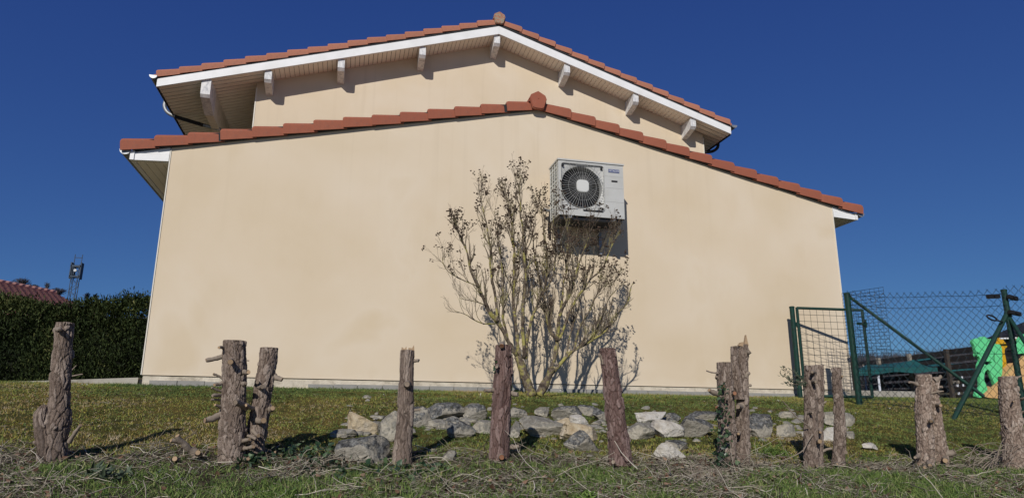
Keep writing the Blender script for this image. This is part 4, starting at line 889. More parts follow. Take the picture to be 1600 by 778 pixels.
g, p, c, w = 'rock_grey', 'rock_pale', 'rock_cream', 'rock_white'
RO = [
 ('big dark lichen-pitted stone at the lower left end of the row, by the splinter-topped trunk', 528, 606, 677, 724, g, -3),
 ('layered orange-tan stone above the big dark one at the left end of the row', 543, 591, 645, 678, c, -8),
 ('thin flat pale stone, leftmost of the whole row', 517, 557, 669, 682, p, 4),
 ('grey-topped stone with cream underside behind the left of the splinter-topped trunk', 594, 628, 640, 688, p, -25),
 ('grey block emerging from the right side of the splinter-topped trunk', 640, 672, 633, 668, g, 5),
 ('broad flat grey slab in the top row between the splinter-topped and the reddish trunk', 660, 726, 628, 655, g, 3),
 ('small pale wedge beneath the broad flat grey slab', 671, 698, 653, 672, p, 12),
 ('square grey block with a shaded right face, lower row, left of the reddish trunk', 697, 741, 652, 686, g, -6),
 ('rounded grey stone in the top row just left of the reddish trunk', 725, 759, 631, 656, g, 0),
 ('mossy pale stone partly hidden behind the reddish trunk', 738, 770, 655, 679, p, 5),
 ('small bluish stone lying alone in shadow below the row', 690, 713, 703, 720, p, 10),
 ('small grey stone in the top row touching the right side of the reddish trunk', 797, 822, 635, 653, g, 0),
 ('pale squarish stone directly under the small grey one, right of the reddish trunk', 795, 813, 656, 684, p, 0),
 ('long slab with a flat pale blue-grey front and mossy top', 814, 880, 650, 683, p, -9),
 ('small egg-shaped white stone resting on the mossy long slab', 843, 860, 655, 669, w, 0),
 ('small pale stone in the top row above the mossy long slab', 836, 858, 635, 650, p, 0),
 ('dark speckled stone in the top row behind the bright cream block', 862, 906, 633, 656, g, 6),
 ('pale tan stone leaning against the left of the bright cream block', 869, 896, 652, 667, c, 6),
 ('bright cream cube-like block perched highest in the middle of the row', 889, 920, 647, 668, w, 0),
 ('wide cream stone under the bright cream block', 880, 937, 662, 690, c, -10),
 ('dark grey pitted wedge-shaped stone pointing down, front of the wide cream stone', 884, 939, 673, 706, g, -18),
 ('small dark stone in the top row between the cream block and the leaning trunk', 903, 930, 632, 648, g, -5),
 ('small dark stone with a pale face just left of the leaning reddish trunk', 926, 952, 638, 657, g, -14),
 ('white-faced stone with a grey left part in the top row right of the leaning trunk', 994, 1041, 642, 661, w, 0),
 ('large bright white stone in the lower row right of the leaning trunk', 1018, 1069, 657, 686, w, -12),
 ('grey and cream stone hugging the right side of the leaning reddish trunk', 976, 1022, 658, 687, p, 3),
 ('small brown-grey stone in the top row right of the white-faced one', 1040, 1063, 644, 659, g, 0),
 ('large sloping grey slab left of the ivy-clad trunk', 1060, 1110, 652, 685, g, -12),
 ('flat dark stone in the top row behind the large sloping grey slab', 1070, 1122, 641, 657, g, 4),
 ('white and tan triangular stone lying alone below the row', 1023, 1067, 693, 720, w, -22),
 ('grey shard beside the lone white and tan triangular stone', 1042, 1077, 684, 704, g, -28),
 ('broad grey stone with orange moss right of the tall forked trunk', 1165, 1214, 643, 685, g, 8),
 ('flat pale grey stone in the top row between the forked and double trunks', 1216, 1247, 642, 656, p, 0),
 ('rounded pale grey stone in the lower row between the forked and double trunks', 1210, 1242, 661, 684, p, 0),
 ('pale stone touching the left side of the double dark trunk', 1243, 1264, 648, 659, p, -8),
 ('small white stone low against the left side of the double dark trunk', 1252, 1263, 672, 687, w, 0),
 ('wide pale grey slab behind the slender pole-like trunk', 1284, 1334, 642, 667, p, 0),
 ('cream block between the double dark trunk and the slender one', 1284, 1312, 666, 690, w, 0),
 ('small pale stone just right of the slender pole-like trunk', 1320, 1338, 673, 686, p, 0),
 ('thin pale fragment right end of the row', 1344, 1374, 690, 701, w, -14),
 ('tiny white stone alone on the lawn right of the slender trunk', 1369, 1375, 663, 667, w, 0)]
# small rubble between the stones, joined
r = np.random.RandomState(77); VV, FF = [], []; of = 0
b3 = bmesh.new(); bmesh.ops.create_icosphere(b3, subdivisions=2, radius=1.0); J0 = np.array([v.co[:] for v in b3.verts]); JF = np.array([[v.index for v in f.verts] for f in b3.faces]); b3.free()
for k in range(420):
    gp = ground_at(r.uniform(535, 1335), 664+r.randn()*13); V = J0.copy()
    for q in range(7): nn = r.randn(3); nn /= np.linalg.norm(nn); dd = r.uniform(.4, .8); t_ = V@nn-dd; V = V-np.where(t_ > 0, t_, 0)[:, None]*nn
    V = V*r.uniform(.010, .060)*(.45+.55*r.rand())*np.array([1.5, 1, .7]); VV.append(V+gp+[0, 0, .004]); FF.append(JF+of); of += len(V)
o = fast_mesh('rubble', np.concatenate(VV), np.concatenate(FF), M['rock_pale']); tag(o, 'small loose limestone chips between the bank stones', 'rubble', kind='stuff')
for i, (lb, x0, x1, y0, y1, mt, tl) in enumerate(RO): rock(lb, x0, x1, y0, y1, mt, 100+i*7, tilt=tl, dy=.55)

# ------------------------------------------------------------------ bare shrub in front of the wall
BY = -1.1
shrub = empty('bare_shrub', tuple(at(836, 612, BY)), 'leafless lichen-covered shrub with dry seed heads against the wall under the air conditioner', 'shrub')
mb = MB(); twigs = MB(); seeds_p = []
def px3(pts, y0, y1): return [at(x, y, lerp(y0, y1, i/(len(pts)-1))) for i, (x, y) in enumerate(pts)]
T1 = [(832, 618), (826, 604), (821, 590), (815, 572), (808, 556)]
T2 = [(842, 618), (850, 603), (857, 590), (862, 576)]
LIMB = [
 ('T', T1, 0, 0, .062, .046), ('T', T2, 0, -.02, .06, .044),
 ('L', [(808, 556), (796, 536), (776, 502), (762, 480), (749, 449), (736, 415), (729, 381), (718, 352), (709, 335)], 0, -.25, .042, .006),
 ('L', [(776, 502), (775, 471), (769, 431), (766, 400), (765, 370), (760, 330), (752, 295), (750, 282)], -.1, .1, .026, .005),
 ('L', [(812, 562), (806, 523), (803, 462), (804, 400), (800, 340), (795, 300), (790, 275)], 0, .2, .036, .005),
 ('L', [(818, 560), (818, 493), (821, 431), (818, 380), (815, 320), (813, 285), (811, 258)], 0, -.3, .032, .005),
 ('L', [(821, 560), (830, 502), (849, 455), (855, 400), (850, 345), (846, 300)], 0, .05, .028, .005),
 ('L', [(773, 506), (744, 502), (728, 492), (710, 485)], -.05, -.2, .012, .003), ('L', [(760, 478), (741, 471), (718, 465)], -.1, -.3, .009, .002),
 ('L', [(749, 449), (736, 441), (721, 434), (700, 421), (692, 405), (695, 388)], -.2, -.4, .010, .003),
 ('L', [(862, 576), (870, 532), (861, 517), (855, 492), (846, 450), (838, 410), (832, 360), (828, 310)], 0, .25, .036, .005),
 ('L', [(870, 532), (877, 486), (892, 452), (901, 418), (909, 390), (918, 360), (925, 335)], 0, -.25, .030, .005),
 ('L', [(872, 532), (898, 471), (917, 440), (938, 415), (948, 390), (960, 360), (970, 340)], 0, .1, .024, .004),
 ('L', [(860, 586), (886, 557), (898, 548), (926, 533), (944, 520), (957, 499), (978, 474), (986, 450), (991, 436)], 0, -.1, .034, .004),
 ('L', [(898, 548), (904, 517), (923, 480), (935, 455), (950, 440), (965, 428)], -.02, .15, .02, .004),
 ('L', [(873, 490), (880, 446), (886, 400), (888, 360), (884, 325), (876, 300)], 0, .12, .018, .004),
 ('L', [(796, 536), (788, 500), (786, 450), (783, 400), (778, 350), (774, 310)], 0, -.2, .022, .004),
 ('L', [(848, 460), (862, 430), (868, 390), (866, 350), (862, 318)], .0, -.3, .014, .004),
 ('L', [(926, 533), (937, 500), (950, 470), (962, 452), (975, 440)], -.05, -.25, .012, .003),
 ('L', [(886, 557), (890, 525), (896, 505), (908, 470), (912, 440)], .0, .3, .016, .003),
]
rs = np.random.RandomState(21)
def jitter_path(P, amt, n):
    Q = np.array(smooth_path(P, n)); s = rs.randint(999)
    off = np.stack([vnoise(Q*7+k*31.7+s, 1, 3+k) for k in range(3)], -1)*amt; off[0] = 0; return Q+off
paths = []
for kind, pts, ya, yb, r0, r1 in LIMB:
    P = px3(pts, BY+ya, BY+yb); L = sum(np.linalg.norm(P[i+1]-P[i]) for i in range(len(P)-1)); n = max(8, int(L/.045)); P = [p-np.array([0, 0, .24*max(0, (p[2]-1.0)/1.6)]) for p in P]; Q = jitter_path(P, .016 if kind == 'L' else .006, n)
    rad = np.linspace(r0, r1, n)*(.68 if kind == 'L' else .92)*(1+.12*rs.randn(n)); rad = np.maximum(rad, .002)
    MB().tube(Q, rad, 9).build('trunk' if kind == 'T' else 'limb', M['branch'], shrub, smooth=True); 
    if kind == 'L': paths.append((Q, rad))
def sprout(Q, rad, level):
    n = len(Q)
    L = np.linalg.norm(np.diff(Q, axis=0), axis=1).sum(); step = (.066, .062, .085)[level]; k = int(L/step)
    for j in range(k):
        u = rs.uniform(.22 if level == 0 else .12, .98); i = min(int(u*(n-1)), n-2); p = Q[i]; T = Q[i+1]-Q[i]; T /= np.linalg.norm(T)+1e-9
        q = rs.randn(3); q -= T*(q@T); q /= np.linalg.norm(q); ang = rs.uniform(.22, .6) if level == 0 else rs.uniform(.3, .75)
        d = T*math.cos(ang)+q*math.sin(ang); ln = (rs.uniform(.2, .6), rs.uniform(.07, .20), rs.uniform(.04, .11))[level]*(1.15-.55*u)
        r0 = min(rad[i]*.6, (.0095, .0042, .0026)[level]); m_ = max(4, int(ln/.03)); pts = [p]; dd = d.copy()
        for s in range(m_):
            dd = dd+rs.randn(3)*.13+np.array([0, 0, (.19, .12, .05)[level]]); dd[1] *= .9; dd /= np.linalg.norm(dd); pts.append(pts[-1]+dd*ln/m_)
        pts = np.array(pts)
        if pts[:, 1].max() > -.62: pts[:, 1] = np.minimum(pts[:, 1], -.62+.0*pts[:, 1])
        rr_ = np.linspace(r0, max(.0012, r0*.35), len(pts)); twigs.tube(pts, rr_, 4 if level else 5, caps=False)
        if level < 2: sprout(pts, rr_, level+1)
        elif rs.rand() < .0: pass
        tip = pts[-1]
        if level <= 1 and tip[2] > 1.15 and rs.rand() < (.9 if level == 0 else .55): seeds_p.append(tip)
        elif level == 2 and tip[2] > 1.3 and rs.rand() < .12: seeds_p.append(tip)
    if level == 0: seeds_p.append(Q[-1])
for Q, rad in paths: sprout(Q, rad, 0)
o = twigs.build('twigs', M['twig'], shrub, smooth=True); o['kind'] = 'stuff'
# dry seed heads: clusters of small split capsules
b2 = bmesh.new(); bmesh.ops.create_icosphere(b2, subdivisions=1, radius=1.0); I0 = np.array([v.co[:] for v in b2.verts]); IF = np.array([[v.index for v in f.verts] for f in b2.faces]); b2.free()
VV, FF, AA = [], [], []; o_ = 0
sp = [q for q in seeds_p if rs.rand() < .60]
print('twigs', len(twigs.f), 'seeds', len(sp))
for q in sp:
    for k in range(rs.randint(3, 8)):
        c_ = q+rs.randn(3)*.016; s_ = rs.uniform(.006, .0125); v_ = I0*s_*np.array([1, 1, .8])*(1+.25*rs.randn(len(I0), 1)); VV.append(v_+c_); FF.append(IF+o_); AA.append(np.full(len(I0), rs.rand())); o_ += len(I0)
o = fast_mesh('seed_heads', np.concatenate(VV), np.concatenate(FF), M['seed'], shrub, {'var': np.concatenate(AA)}); o['kind'] = 'stuff'

# ------------------------------------------------------------------ grass, litter, leaves
def blades(name, P, h, w, mat, kind='stuff', bend=.5, lean=.35, segs=1, var=None, flat=0.0, label=None, cat=None, parent=None, seed=0, up=1.0):
    r = np.random.RandomState(seed+1); n = len(P); a = r.rand(n)*2*math.pi; la = r.rand(n)*2*math.pi
    side = np.stack([np.cos(a), np.sin(a), np.zeros(n)], -1); ld = np.stack([np.cos(la), np.sin(la), np.zeros(n)], -1)*lean*np.abs(r.randn(n))[:, None]
    h = np.broadcast_to(h, n); w = np.broadcast_to(w, n); var = r.rand(n) if var is None else var
    L_ = []; 
    for s in range(segs+1):
        t = s/segs; c = P+np.array([0, 0, 1.])*(h*t*up*(1-bend*.35*t))[:, None]+ld*(h*(t+bend*t*t))[:, None]
        ww = (w*(1-t)**.7 if s < segs else w*0)[:, None]
        L_ += [c-side*ww/2, c+side*ww/2] if s < segs else [c]
    k = 2*segs+1; V = np.stack(L_, 1).reshape(-1, 3); base = (np.arange(n)*k)[:, None]; tri = []
    for s in range(segs-1): tri += [[2*s, 2*s+1, 2*s+3], [2*s, 2*s+3, 2*s+2]]
    tri += [[2*segs-2, 2*segs-1, 2*segs]]; Fc = (base[:, None, :]+np.array(tri)[None]).reshape(-1, 3)
    o = fast_mesh(name, V, Fc, mat, parent, {'var': np.repeat(var, k)}); tag(o, label, cat, kind=kind); return o
def scatter(n, x0, x1, y0, y1, seed, dens=None):
    r = np.random.RandomState(seed); x = r.uniform(x0, x1, n); y = r.uniform(y0, y1, n)
    if dens is not None: k = r.rand(n) < dens(x, y); x, y = x[k], y[k]
    return np.stack([x, y, G(x, y)-.002], -1)
def visible_wedge(x, y, mrg=.5):   # keep to the part of the bank that can be seen from around the viewpoint
    d = y-CAM[1]; return (x > CAM[0]+math.tan(YAW-math.radians(39.5))*d-mrg) & (x < CAM[0]+math.tan(YAW+math.radians(39.5))*d+mrg)
def lawn_var(P, r):
    a = fbm(P, .9, 31, 3)*1.15+fbm(P, 14, 37, 3)*.55
    return np.clip(.41+a*.62+r.randn(len(P))*.17+.05*np.clip(-P[:, 1]-1.5, 0, 2), 0, 1)
inhouse = lambda x, y: (y > -.05) & (x > WL-.15) & (x < WR+.05)
P = scatter(820000, -3, 16.5, -4.1, 1.2, 41, lambda x, y: visible_wedge(x, y, .3)*(~inhouse(x, y))*np.clip(.55+1.3*fbm(np.stack([x, y, x*0], -1), 30, 8, 2), .12, 1))
r = np.random.RandomState(1)
hmap = np.interp(P[:, 1], [-4.1, -3.2, -1, -.12, 0], [.024, .017, .017, .026, .026])*(.4+r.rand(len(P)))*np.clip(1.05+1.2*fbm(P, 24, 66, 2), .4, 1.9)
blades('lawn', P, hmap, .0055, M['lawn'], var=lawn_var(P, r), lean=.55, label='mossy short lawn covering the slope below the house wall', cat='grass', seed=3); print('lawn', len(P))
P = scatter(60000, -3, 16.5, -4.0, 1.0, 43, lambda x, y: visible_wedge(x, y)*(~inhouse(x, y))*np.clip(fbm(np.stack([x, y, x*0], -1), 2.5, 18, 2)*1.6+.2, 0, 1))
P[:, 2] += .004; blades('broad_leaf_weeds', P, .017, .016, M['lawn'], bend=1.2, lean=1.1, seed=5, var=np.clip(.25+.2*np.random.RandomState(3).randn(len(P)), 0, 1), label='small broad weeds and clover mixed through the lawn', cat='ground cover')
P = scatter(420, -2, 16, -3.6, -.2, 47, lambda x, y: visible_wedge(x, y)); P[:, 2] += .015
LAWN_BITS = True
# verge grass near the viewer: clumpy
def clumps(n, per, x0, x1, y0, y1, seed, spread=.05, dens=None):
    c = scatter(n, x0, x1, y0, y1, seed, dens); r = np.random.RandomState(seed+9); k = np.repeat(np.arange(len(c)), per)
    q = c[k][:, :2]+r.randn(len(k), 2)*spread; return np.stack([q[:, 0], q[:, 1], G(q[:, 0], q[:, 1])-.003], -1), k
def px_of(x, y): 
    d = np.stack([x, y, G(x, y, False)], -1)-CAM; z = d@cF; return 800+F_PX*(d@cR)/z
def green_zone(x, y):
    px = px_of(x, y); v = .30+.35*(y < -4.65)
    for a, b_, s in ((0, 110, .8), (130, 260, .6), (520, 600, .7), (820, 960, .9), (1150, 1250, .7), (1250, 1600, 1.0), (400, 470, .5)):
        v = np.maximum(v, s*((px > a) & (px < b_)))
    return v*(y < -4.35)*1.0+.05*(y >= -4.35)
P, k = clumps(7600, 20, 1.2, 11.5, -6.2, -4.15, 51, .035, lambda x, y: visible_wedge(x, y)*green_zone(x, y)*np.clip(.55+2.6*fbm(np.stack([x, y, x*0], -1), 2.3, 88, 2), 0, 1))
rr_ = np.random.RandomState(8); hh_ = (.03+.075*rr_.rand(len(P)))*np.interp(P[:, 1], [-6, -5, -4.2], [1.1, 1.0, .6])
blades('verge_grass', P, hh_, .0042, M['tall'], segs=3, bend=1.1, lean=.45, seed=9, label='taller green grass tufts along the near edge of the bank', cat='grass'); print('verge', len(P))
P = scatter(200000, 1.2, 11.5, -6.2, -3.9, 53, lambda x, y: visible_wedge(x, y)*(.25+.75*green_zone(x, y)))
blades('short_verge_grass', P, .03*(.4+np.random.RandomState(4).rand(len(P))), .004, M['tall'], segs=2, bend=1.0, lean=.7, seed=12, var=np.clip(np.random.RandomState(5).rand(len(P))*.8, 0, 1), label='short green grass growing through the dead stalks', cat='grass')
# dead straw lying in all directions
def strands(name, n, x0, x1, y0, y1, lmin, lmax, rad, mat, seed, dens=None, lift=.03, label=None, cat=None, curl=.5, rise=.25):
    c = scatter(n, x0, x1, y0, y1, seed, dens); r = np.random.RandomState(seed+2); n = len(c); K = 5; L = r.uniform(lmin, lmax, n); a = r.rand(n)*2*math.pi
    el = r.randn(n)*rise; p = c+np.array([0, 0, 1.])*(r.rand(n)*lift)[:, None]; pts = [p]
    for s in range(K-1):
        a = a+r.randn(n)*curl; el = np.clip(el+r.randn(n)*.3-.12, -1, 1.3); st = (L/(K-1))[:, None]
        p = p+np.stack([np.cos(a)*np.cos(el), np.sin(a)*np.cos(el), np.sin(el)], -1)*st; g_ = G(p[:, 0], p[:, 1])+.003; p[:, 2] = np.maximum(p[:, 2], g_); pts.append(p)
    pts = np.stack(pts, 1); T = np.gradient(pts, axis=1); T /= np.linalg.norm(T, axis=2)[..., None]+1e-9
    u = np.cross(T, np.array([0, 0, 1.])); u /= np.linalg.norm(u, axis=2)[..., None]+1e-6; v = np.cross(T, u); R_ = rad*(.6+.8*r.rand(n))[:, None, None]*np.linspace(1, .45, K)[None, :, None]
    tri = np.stack([pts+R_*v, pts-R_*.5*v+R_*.87*u, pts-R_*.5*v-R_*.87*u], 2)   # n,K,3,3
    V = tri.reshape(-1, 3); f = []
    for s in range(K-1):
        for j in range(3): f.append([s*3+j, s*3+(j+1) % 3, (s+1)*3+(j+1) % 3, (s+1)*3+j])
    Fc = ((np.arange(n)*K*3)[:, None, None]+np.array(f)[None]).reshape(-1, 4); o = fast_mesh(name, V, Fc, mat, None, {'var': np.repeat(r.rand(n), K*3)}); tag(o, label, cat, kind='stuff'); print(name, n); return o
zone = lambda x, y: visible_wedge(x, y)*np.clip((-y-3.85)/.35+.4*fbm(np.stack([x, y, x*0], -1), 2, 77, 2), 0, 1)*(1.1-.6*green_zone(x, y))*np.clip(.6-1.8*fbm(np.stack([x, y, x*0], -1), 2.3, 88, 2), .16, 1)
strands('dead_grass_stalks', 50000, 1.2, 11.5, -6.0, -3.8, .05, .17, .0017, M['straw'], 61, zone, label='tangled dead grass stalks littering the foot of the trunks', cat='dead grass')
strands('fallen_twigs', 3600, 1.2, 11.5, -5.8, -3.9, .12, .38, .0030, M['straw'], 67, zone, lift=.05, label='pale fallen twigs scattered among the dead grass', cat='twigs', curl=.3, rise=.15)
strands('standing_dry_stems', 260, 1.2, 11.5, -5.6, -4.1, .12, .30, .0016, M['straw'], 71, zone, lift=.0, label='thin dry stems standing up out of the litter', cat='dead grass', curl=.3, rise=1.3)
strands('dry_lawn_bits', 13000, -2, 15, -4.0, -.15, .018, .055, .0013, M['straw'], 79, lambda x, y: visible_wedge(x, y)*np.clip(.45+1.2*fbm(np.stack([x, y, x*0], -1), 2.2, 90, 2), .05, 1), lift=.012, label='short dry blades lying on the mossy lawn', cat='dead grass', rise=.2)
def leaves(name, P, size, mat, seed, tilt=.6, aspect=.8, **kw):
    r = np.random.RandomState(seed); n = len(P); a = r.rand(n)*2*math.pi; f = np.stack([np.cos(a), np.sin(a), r.randn(n)*tilt], -1); f /= np.linalg.norm(f, axis=1)[:, None]
    s = np.cross(f, np.array([0, 0, 1.])+r.randn(n, 3)*tilt); s /= np.linalg.norm(s, axis=1)[:, None]; nn = np.cross(f, s); sz = (size*(.5+r.rand(n)))[:, None]
    q = [P, P+f*sz*.35+s*sz*aspect*.5+nn*sz*.08, P+f*sz*.75+s*sz*aspect*.3+nn*sz*.02, P+f*sz*1.1-nn*sz*.1, P+f*sz*.75-s*sz*aspect*.3+nn*sz*.02, P+f*sz*.35-s*sz*aspect*.5+nn*sz*.08]
    V = np.stack(q, 1).reshape(-1, 3); Fc = ((np.arange(n)*6)[:, None, None]+np.array([[0, 1, 2, 3], [0, 3, 4, 5]])[None]).reshape(-1, 4); va = r.rand(n)
    return fast_mesh(name, V, Fc, mat, kw.get('parent'), {'var': np.repeat(va, 6)})
P = scatter(9000, 1.2, 11.5, -6, -3.7, 73, zone); P[:, 2] += .01+.02*np.random.RandomState(2).rand(len(P))
o = leaves('fallen_leaves', P, .026, M['leaf_litter'], 74, .45); tag(o, 'small brown dead leaves in the litter around the trunks', 'leaf litter', kind='stuff')
def patch(px0, px1, py, n, sy, seed, hz):
    r = np.random.RandomState(seed); a = ground_at(px0, py); b_ = ground_at(px1, py); u = r.rand(n); q = np.stack([lerp(a[0], b_[0], u), lerp(a[1], b_[1], u)+r.randn(n)*sy], -1); z = G(q[:, 0], q[:, 1]); return np.stack([q[:, 0], q[:, 1], z+r.rand(n)*hz], -1)
P = np.concatenate([patch(398, 530, 712, 330, .11, 1, .06), patch(370, 430, 722, 90, .07, 2, .05)])
o = leaves('ivy_patch', P, .025, M['ivy'], 81, .7, 1.0); tag(o, 'dark green ivy spreading right of the leaning grey trunk', 'ivy', kind='stuff')
P = patch(465, 700, 735, 260, .15, 3, .04); o = leaves('ivy_runner', P, .028, M['ivy'], 82, .6, 1.0); tag(o, 'thin ivy leaves creeping below the big dark stone', 'ivy', kind='stuff')
r = np.random.RandomState(5); ts = [at(1128+r.randn()*5.5*(1+(yy-640)/110), yy, SY-.12-.05*r.rand()) for yy in 735-135*r.rand(240)**1.7]
o = leaves('climbing_ivy', np.array(ts), .022, M['ivy'], 83, .9, 1.0); tag(o, 'dark ivy climbing the left side of the shorter paired trunk', 'ivy', kind='stuff')
r = np.random.RandomState(6); ts = [at(774+r.randn()*4, yy, SY-.02) for yy in r.uniform(565, 592, 10)]+[at(801, yy, SY-.03) for yy in (600, 606, 612, 604)]
o = leaves('ivy_sprig', np.array(ts), .028, M['ivy'], 84, .9, .8); tag(o, 'few ivy leaves on the upper left of the reddish trunk before the shrub', 'ivy', kind='stuff')
def frond_plant(name, label, cat, px, py, wpx, hpx, n, mat, seed, leaf=.012, K=14, parent=None):
    b_ = ground_at(px, py); s = depth_of(b_)/F_PX; r = np.random.RandomState(seed); P = []; m = MB()
    for i in range(n):
        a = r.rand()*2*math.pi; L = (.45+.55*r.rand())*hpx*s; d = np.array([math.cos(a)*wpx*s*.5/max(L, .01), math.sin(a)*.5, .8]); d /= np.linalg.norm(d); p = b_+np.array([r.randn()*wpx*s*.16, r.randn()*.03, -.01]); q = [p.copy()]
        for k in range(K): d = d+np.array([0, 0, -.07])+r.randn(3)*.04; d /= np.linalg.norm(d); p = p+d*L/K; q.append(p.copy()); P += [p+r.randn(3)*.005 for _ in range(4)]
        m.tube(q, .0012, 3, caps=False)
    t = empty(name, tuple(b_), label, cat); m.build('stems', mat, t, attr='var'); o = leaves('fronds', np.array(P), leaf, mat, seed, .6, .35, parent=t); return t
frond_plant('fern', 'bright feathery green plant on the bank right of the tall forked trunk', 'plant', 1207, 712, 50, 42, 34, M['fern'], 91)
frond_plant('conifer_sprig', 'low yellow-green conifer foliage in front of the thick stubbed trunk', 'plant', 437, 776, 90, 26, 46, M['fern'], 92)
frond_plant('yellow_green_tuft', 'feathery yellow-green growth right of the slender trunk', 'plant', 1362, 716, 60, 26, 14, M['fern'], 93, leaf=.010)
frond_plant('pale_leafy_weed', 'dull grey-green leafy weed right of the burled trunk', 'plant', 182, 752, 100, 34, 16, M['dull_leaf'], 94, leaf=.045, K=5)
frond_plant('small_round_weed', 'small pale green weed at the bottom centre-right', 'plant', 915, 776, 44, 16, 14, M['fern'], 95, leaf=.03, K=3)
# sprig on the double trunk
r = np.random.RandomState(12); m = MB(); P = []
for (ex, ey) in ((1224, 575), (1232, 590), (1238, 578), (1226, 598), (1246, 586), (1220, 586), (1240, 600)):
    a = at(1262, 597, SY-.02); e_ = at(ex, ey, SY-.05+r.randn()*.03); pts = smooth_path([a, lerp(a, e_, .5)+[0, 0, -.012], e_], 9); m.tube(pts, .0014, 4); P += [q+r.randn(3)*.006 for q in pts[3:] for _ in range(6)]
sg = empty('green_sprig', tuple(at(1262, 597, SY)), 'small grey-green leafy sprig growing from the left of the double dark trunk', 'twig'); m.build('stem', M['stub'], sg); leaves('sprig_leaves', np.array(P), .020, M['dull_leaf'], 97, .8, .3, parent=sg)
# long curved twigs
tw = empty('dry_branch', tuple(at(1240, 700, SY)), 'long thin curved dry branch crossing left of the double dark trunk', 'branch'); m = MB()
for pts in ([(1270, 678), (1262, 690), (1255, 703), (1240, 712), (1225, 718), (1205, 722)], [(1264, 665), (1245, 652), (1232, 636), (1222, 625)], [(1240, 646), (1228, 636)]): twig(m, [at(x, y, SY-.06) for x, y in pts], .0048, .0018, 14)
m.build('branch', M['stub'], tw)
tw = empty('dry_brush', tuple(ground_at(1560, 735)), 'tangle of dry arching brushwood at the foot of the right edge trunk', 'brushwood'); m = MB(); r = np.random.RandomState(31)
for i in range(46):
    x0, y0 = r.uniform(1500, 1600), r.uniform(715, 745); b_ = at(x0, y0, SY-.12+r.randn()*.08); L = r.uniform(.12, .42); a = r.uniform(-.6, .9); e_ = b_+np.array([math.cos(a)*L*(1 if r.rand() < .7 else -1), r.randn()*.08, abs(math.sin(a))*L*.55+.02]); mid = lerp(b_, e_, .5)+np.array([r.randn()*.03, 0, r.uniform(.02, .09)]); twig(m, [b_, mid, e_], r.uniform(.0015, .0042), .001, 8)
m.build('twigs', M['stub'], tw); 
tw = empty('dry_grass_tuft', tuple(ground_at(1100, 745)), 'drooping grey dead tuft between the leaning trunk and the ivy-clad one', 'dead grass'); m = MB()
for i in range(110):
    x0, y0 = r.uniform(1070, 1130), r.uniform(742, 765); b_ = at(x0, y0, -4.5+r.randn()*.05); a = r.uniform(-1, 1); e_ = b_+np.array([a*.08, r.randn()*.04, r.uniform(-.01, .06)]); mid = lerp(b_, e_, .4)+np.array([0, 0, r.uniform(.02, .06)]); twig(m, [b_, mid, e_], .0018, .001, 6)
m.build('stalks', M['stub'], tw)
P = np.array([ground_at(x, y)+[0, 0, .02] for x, y in ((128, 604), (1412, 635), (1425, 637), (1498, 640), (1455, 634), (880, 612), (650, 615), (640, 618), (900, 622), (750, 618), (1030, 622), (1216, 628), (1390, 640), (1332, 648), (600, 620))])
P = np.repeat(P, 3, 0)+np.random.RandomState(3).randn(len(P)*3, 3)*[.015, .03, .002]; o = leaves('white_flowers', P, .016, M['seed_white'], 5, .5, 1.0); tag(o, 'scattered tiny white daisies on the lawn', 'flowers', kind='stuff')

# ------------------------------------------------------------------ hedge
def hedge_shape(n, seed):
    r = np.random.RandomState(seed); x = r.uniform(-9, 3.4, n); zt = 1.66-.15*np.clip((-.3-x)/.4, 0, 1)+.20*fbm(np.stack([x, x*0, x*0], -1), 1.3, 3, 3)+.05*np.clip(x+2, -3, 3)*0
    f = r.rand(n); face = r.rand(n) < .7; y = np.where(face, 4.4+.28*fbm(np.stack([x, x*0, f*1.9], -1), 2.0, 4, 3)+np.abs(r.randn(n))*.10, r.uniform(4.4, 5.5, n)); z = np.where(face, f*zt, zt-np.abs(r.randn(n))*.09)+r.randn(n)*.05
    return np.stack([x, y, z-.1], -1), r
hd = empty('hedge', (-2, 4.9, 0), 'dense dark green conifer hedge behind the low wall, left of the house', 'hedge')
P, r = hedge_shape(140000, 5); n = len(P)
d = np.stack([r.randn(n)*.45, -.55+r.randn(n)*.4, .75+r.randn(n)*.35], -1); d /= np.linalg.norm(d, axis=1)[:, None]; s = np.cross(d, r.randn(n, 3)); s /= np.linalg.norm(s, axis=1)[:, None]; L = (.03+.06*r.rand(n))[:, None]; W_ = (.005+.008*r.rand(n))[:, None]
V = np.stack([P-s*W_*.4, P+s*W_*.4, P+d*L*.6+s*W_, P+d*L, P+d*L*.6-s*W_], 1).reshape(-1, 3); Fc = ((np.arange(n)*5)[:, None]+np.array([[0, 1, 2, 3, 4]])).reshape(-1, 5)
va = np.clip(.45+.5*fbm(P, 1.4, 12, 3)+r.randn(n)*.2, 0, 1); fast_mesh('foliage', V, Fc, M['hedge'], hd, {'var': np.repeat(va, 5)})
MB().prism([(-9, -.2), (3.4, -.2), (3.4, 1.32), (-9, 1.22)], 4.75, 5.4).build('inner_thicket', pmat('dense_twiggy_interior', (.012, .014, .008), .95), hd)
m = MB(); 
for x in np.arange(-8.5, 3.2, .8): m.tube([(x, 5.0, -.3), (x+.05, 5.0, 1.1)], [.05, .03], 6)
m.build('trunks', M['stub'], hd)

# ------------------------------------------------------------------ neighbouring roof, lamp mast, bare trees and hills
fb = empty('neighbour_house', (-12, 24, 0), 'distant house with a red tiled roof above the hedge at the left edge', 'house')
A = at(-140, 420, 22); zr = A[2]
Bp = at_z(86, 458, zr); A = at_z(-200, 424, zr) if at_z(-200, 424, zr)[1] > 5 else A
A2 = Bp+(np.array([Bp[0]-14, Bp[1]-7.5, 0])-Bp*[1, 1, 0])
r1, r2 = np.array([Bp[0], Bp[1], zr]), np.array([at(0, 441.5, 1)[0]*0, 0, 0])
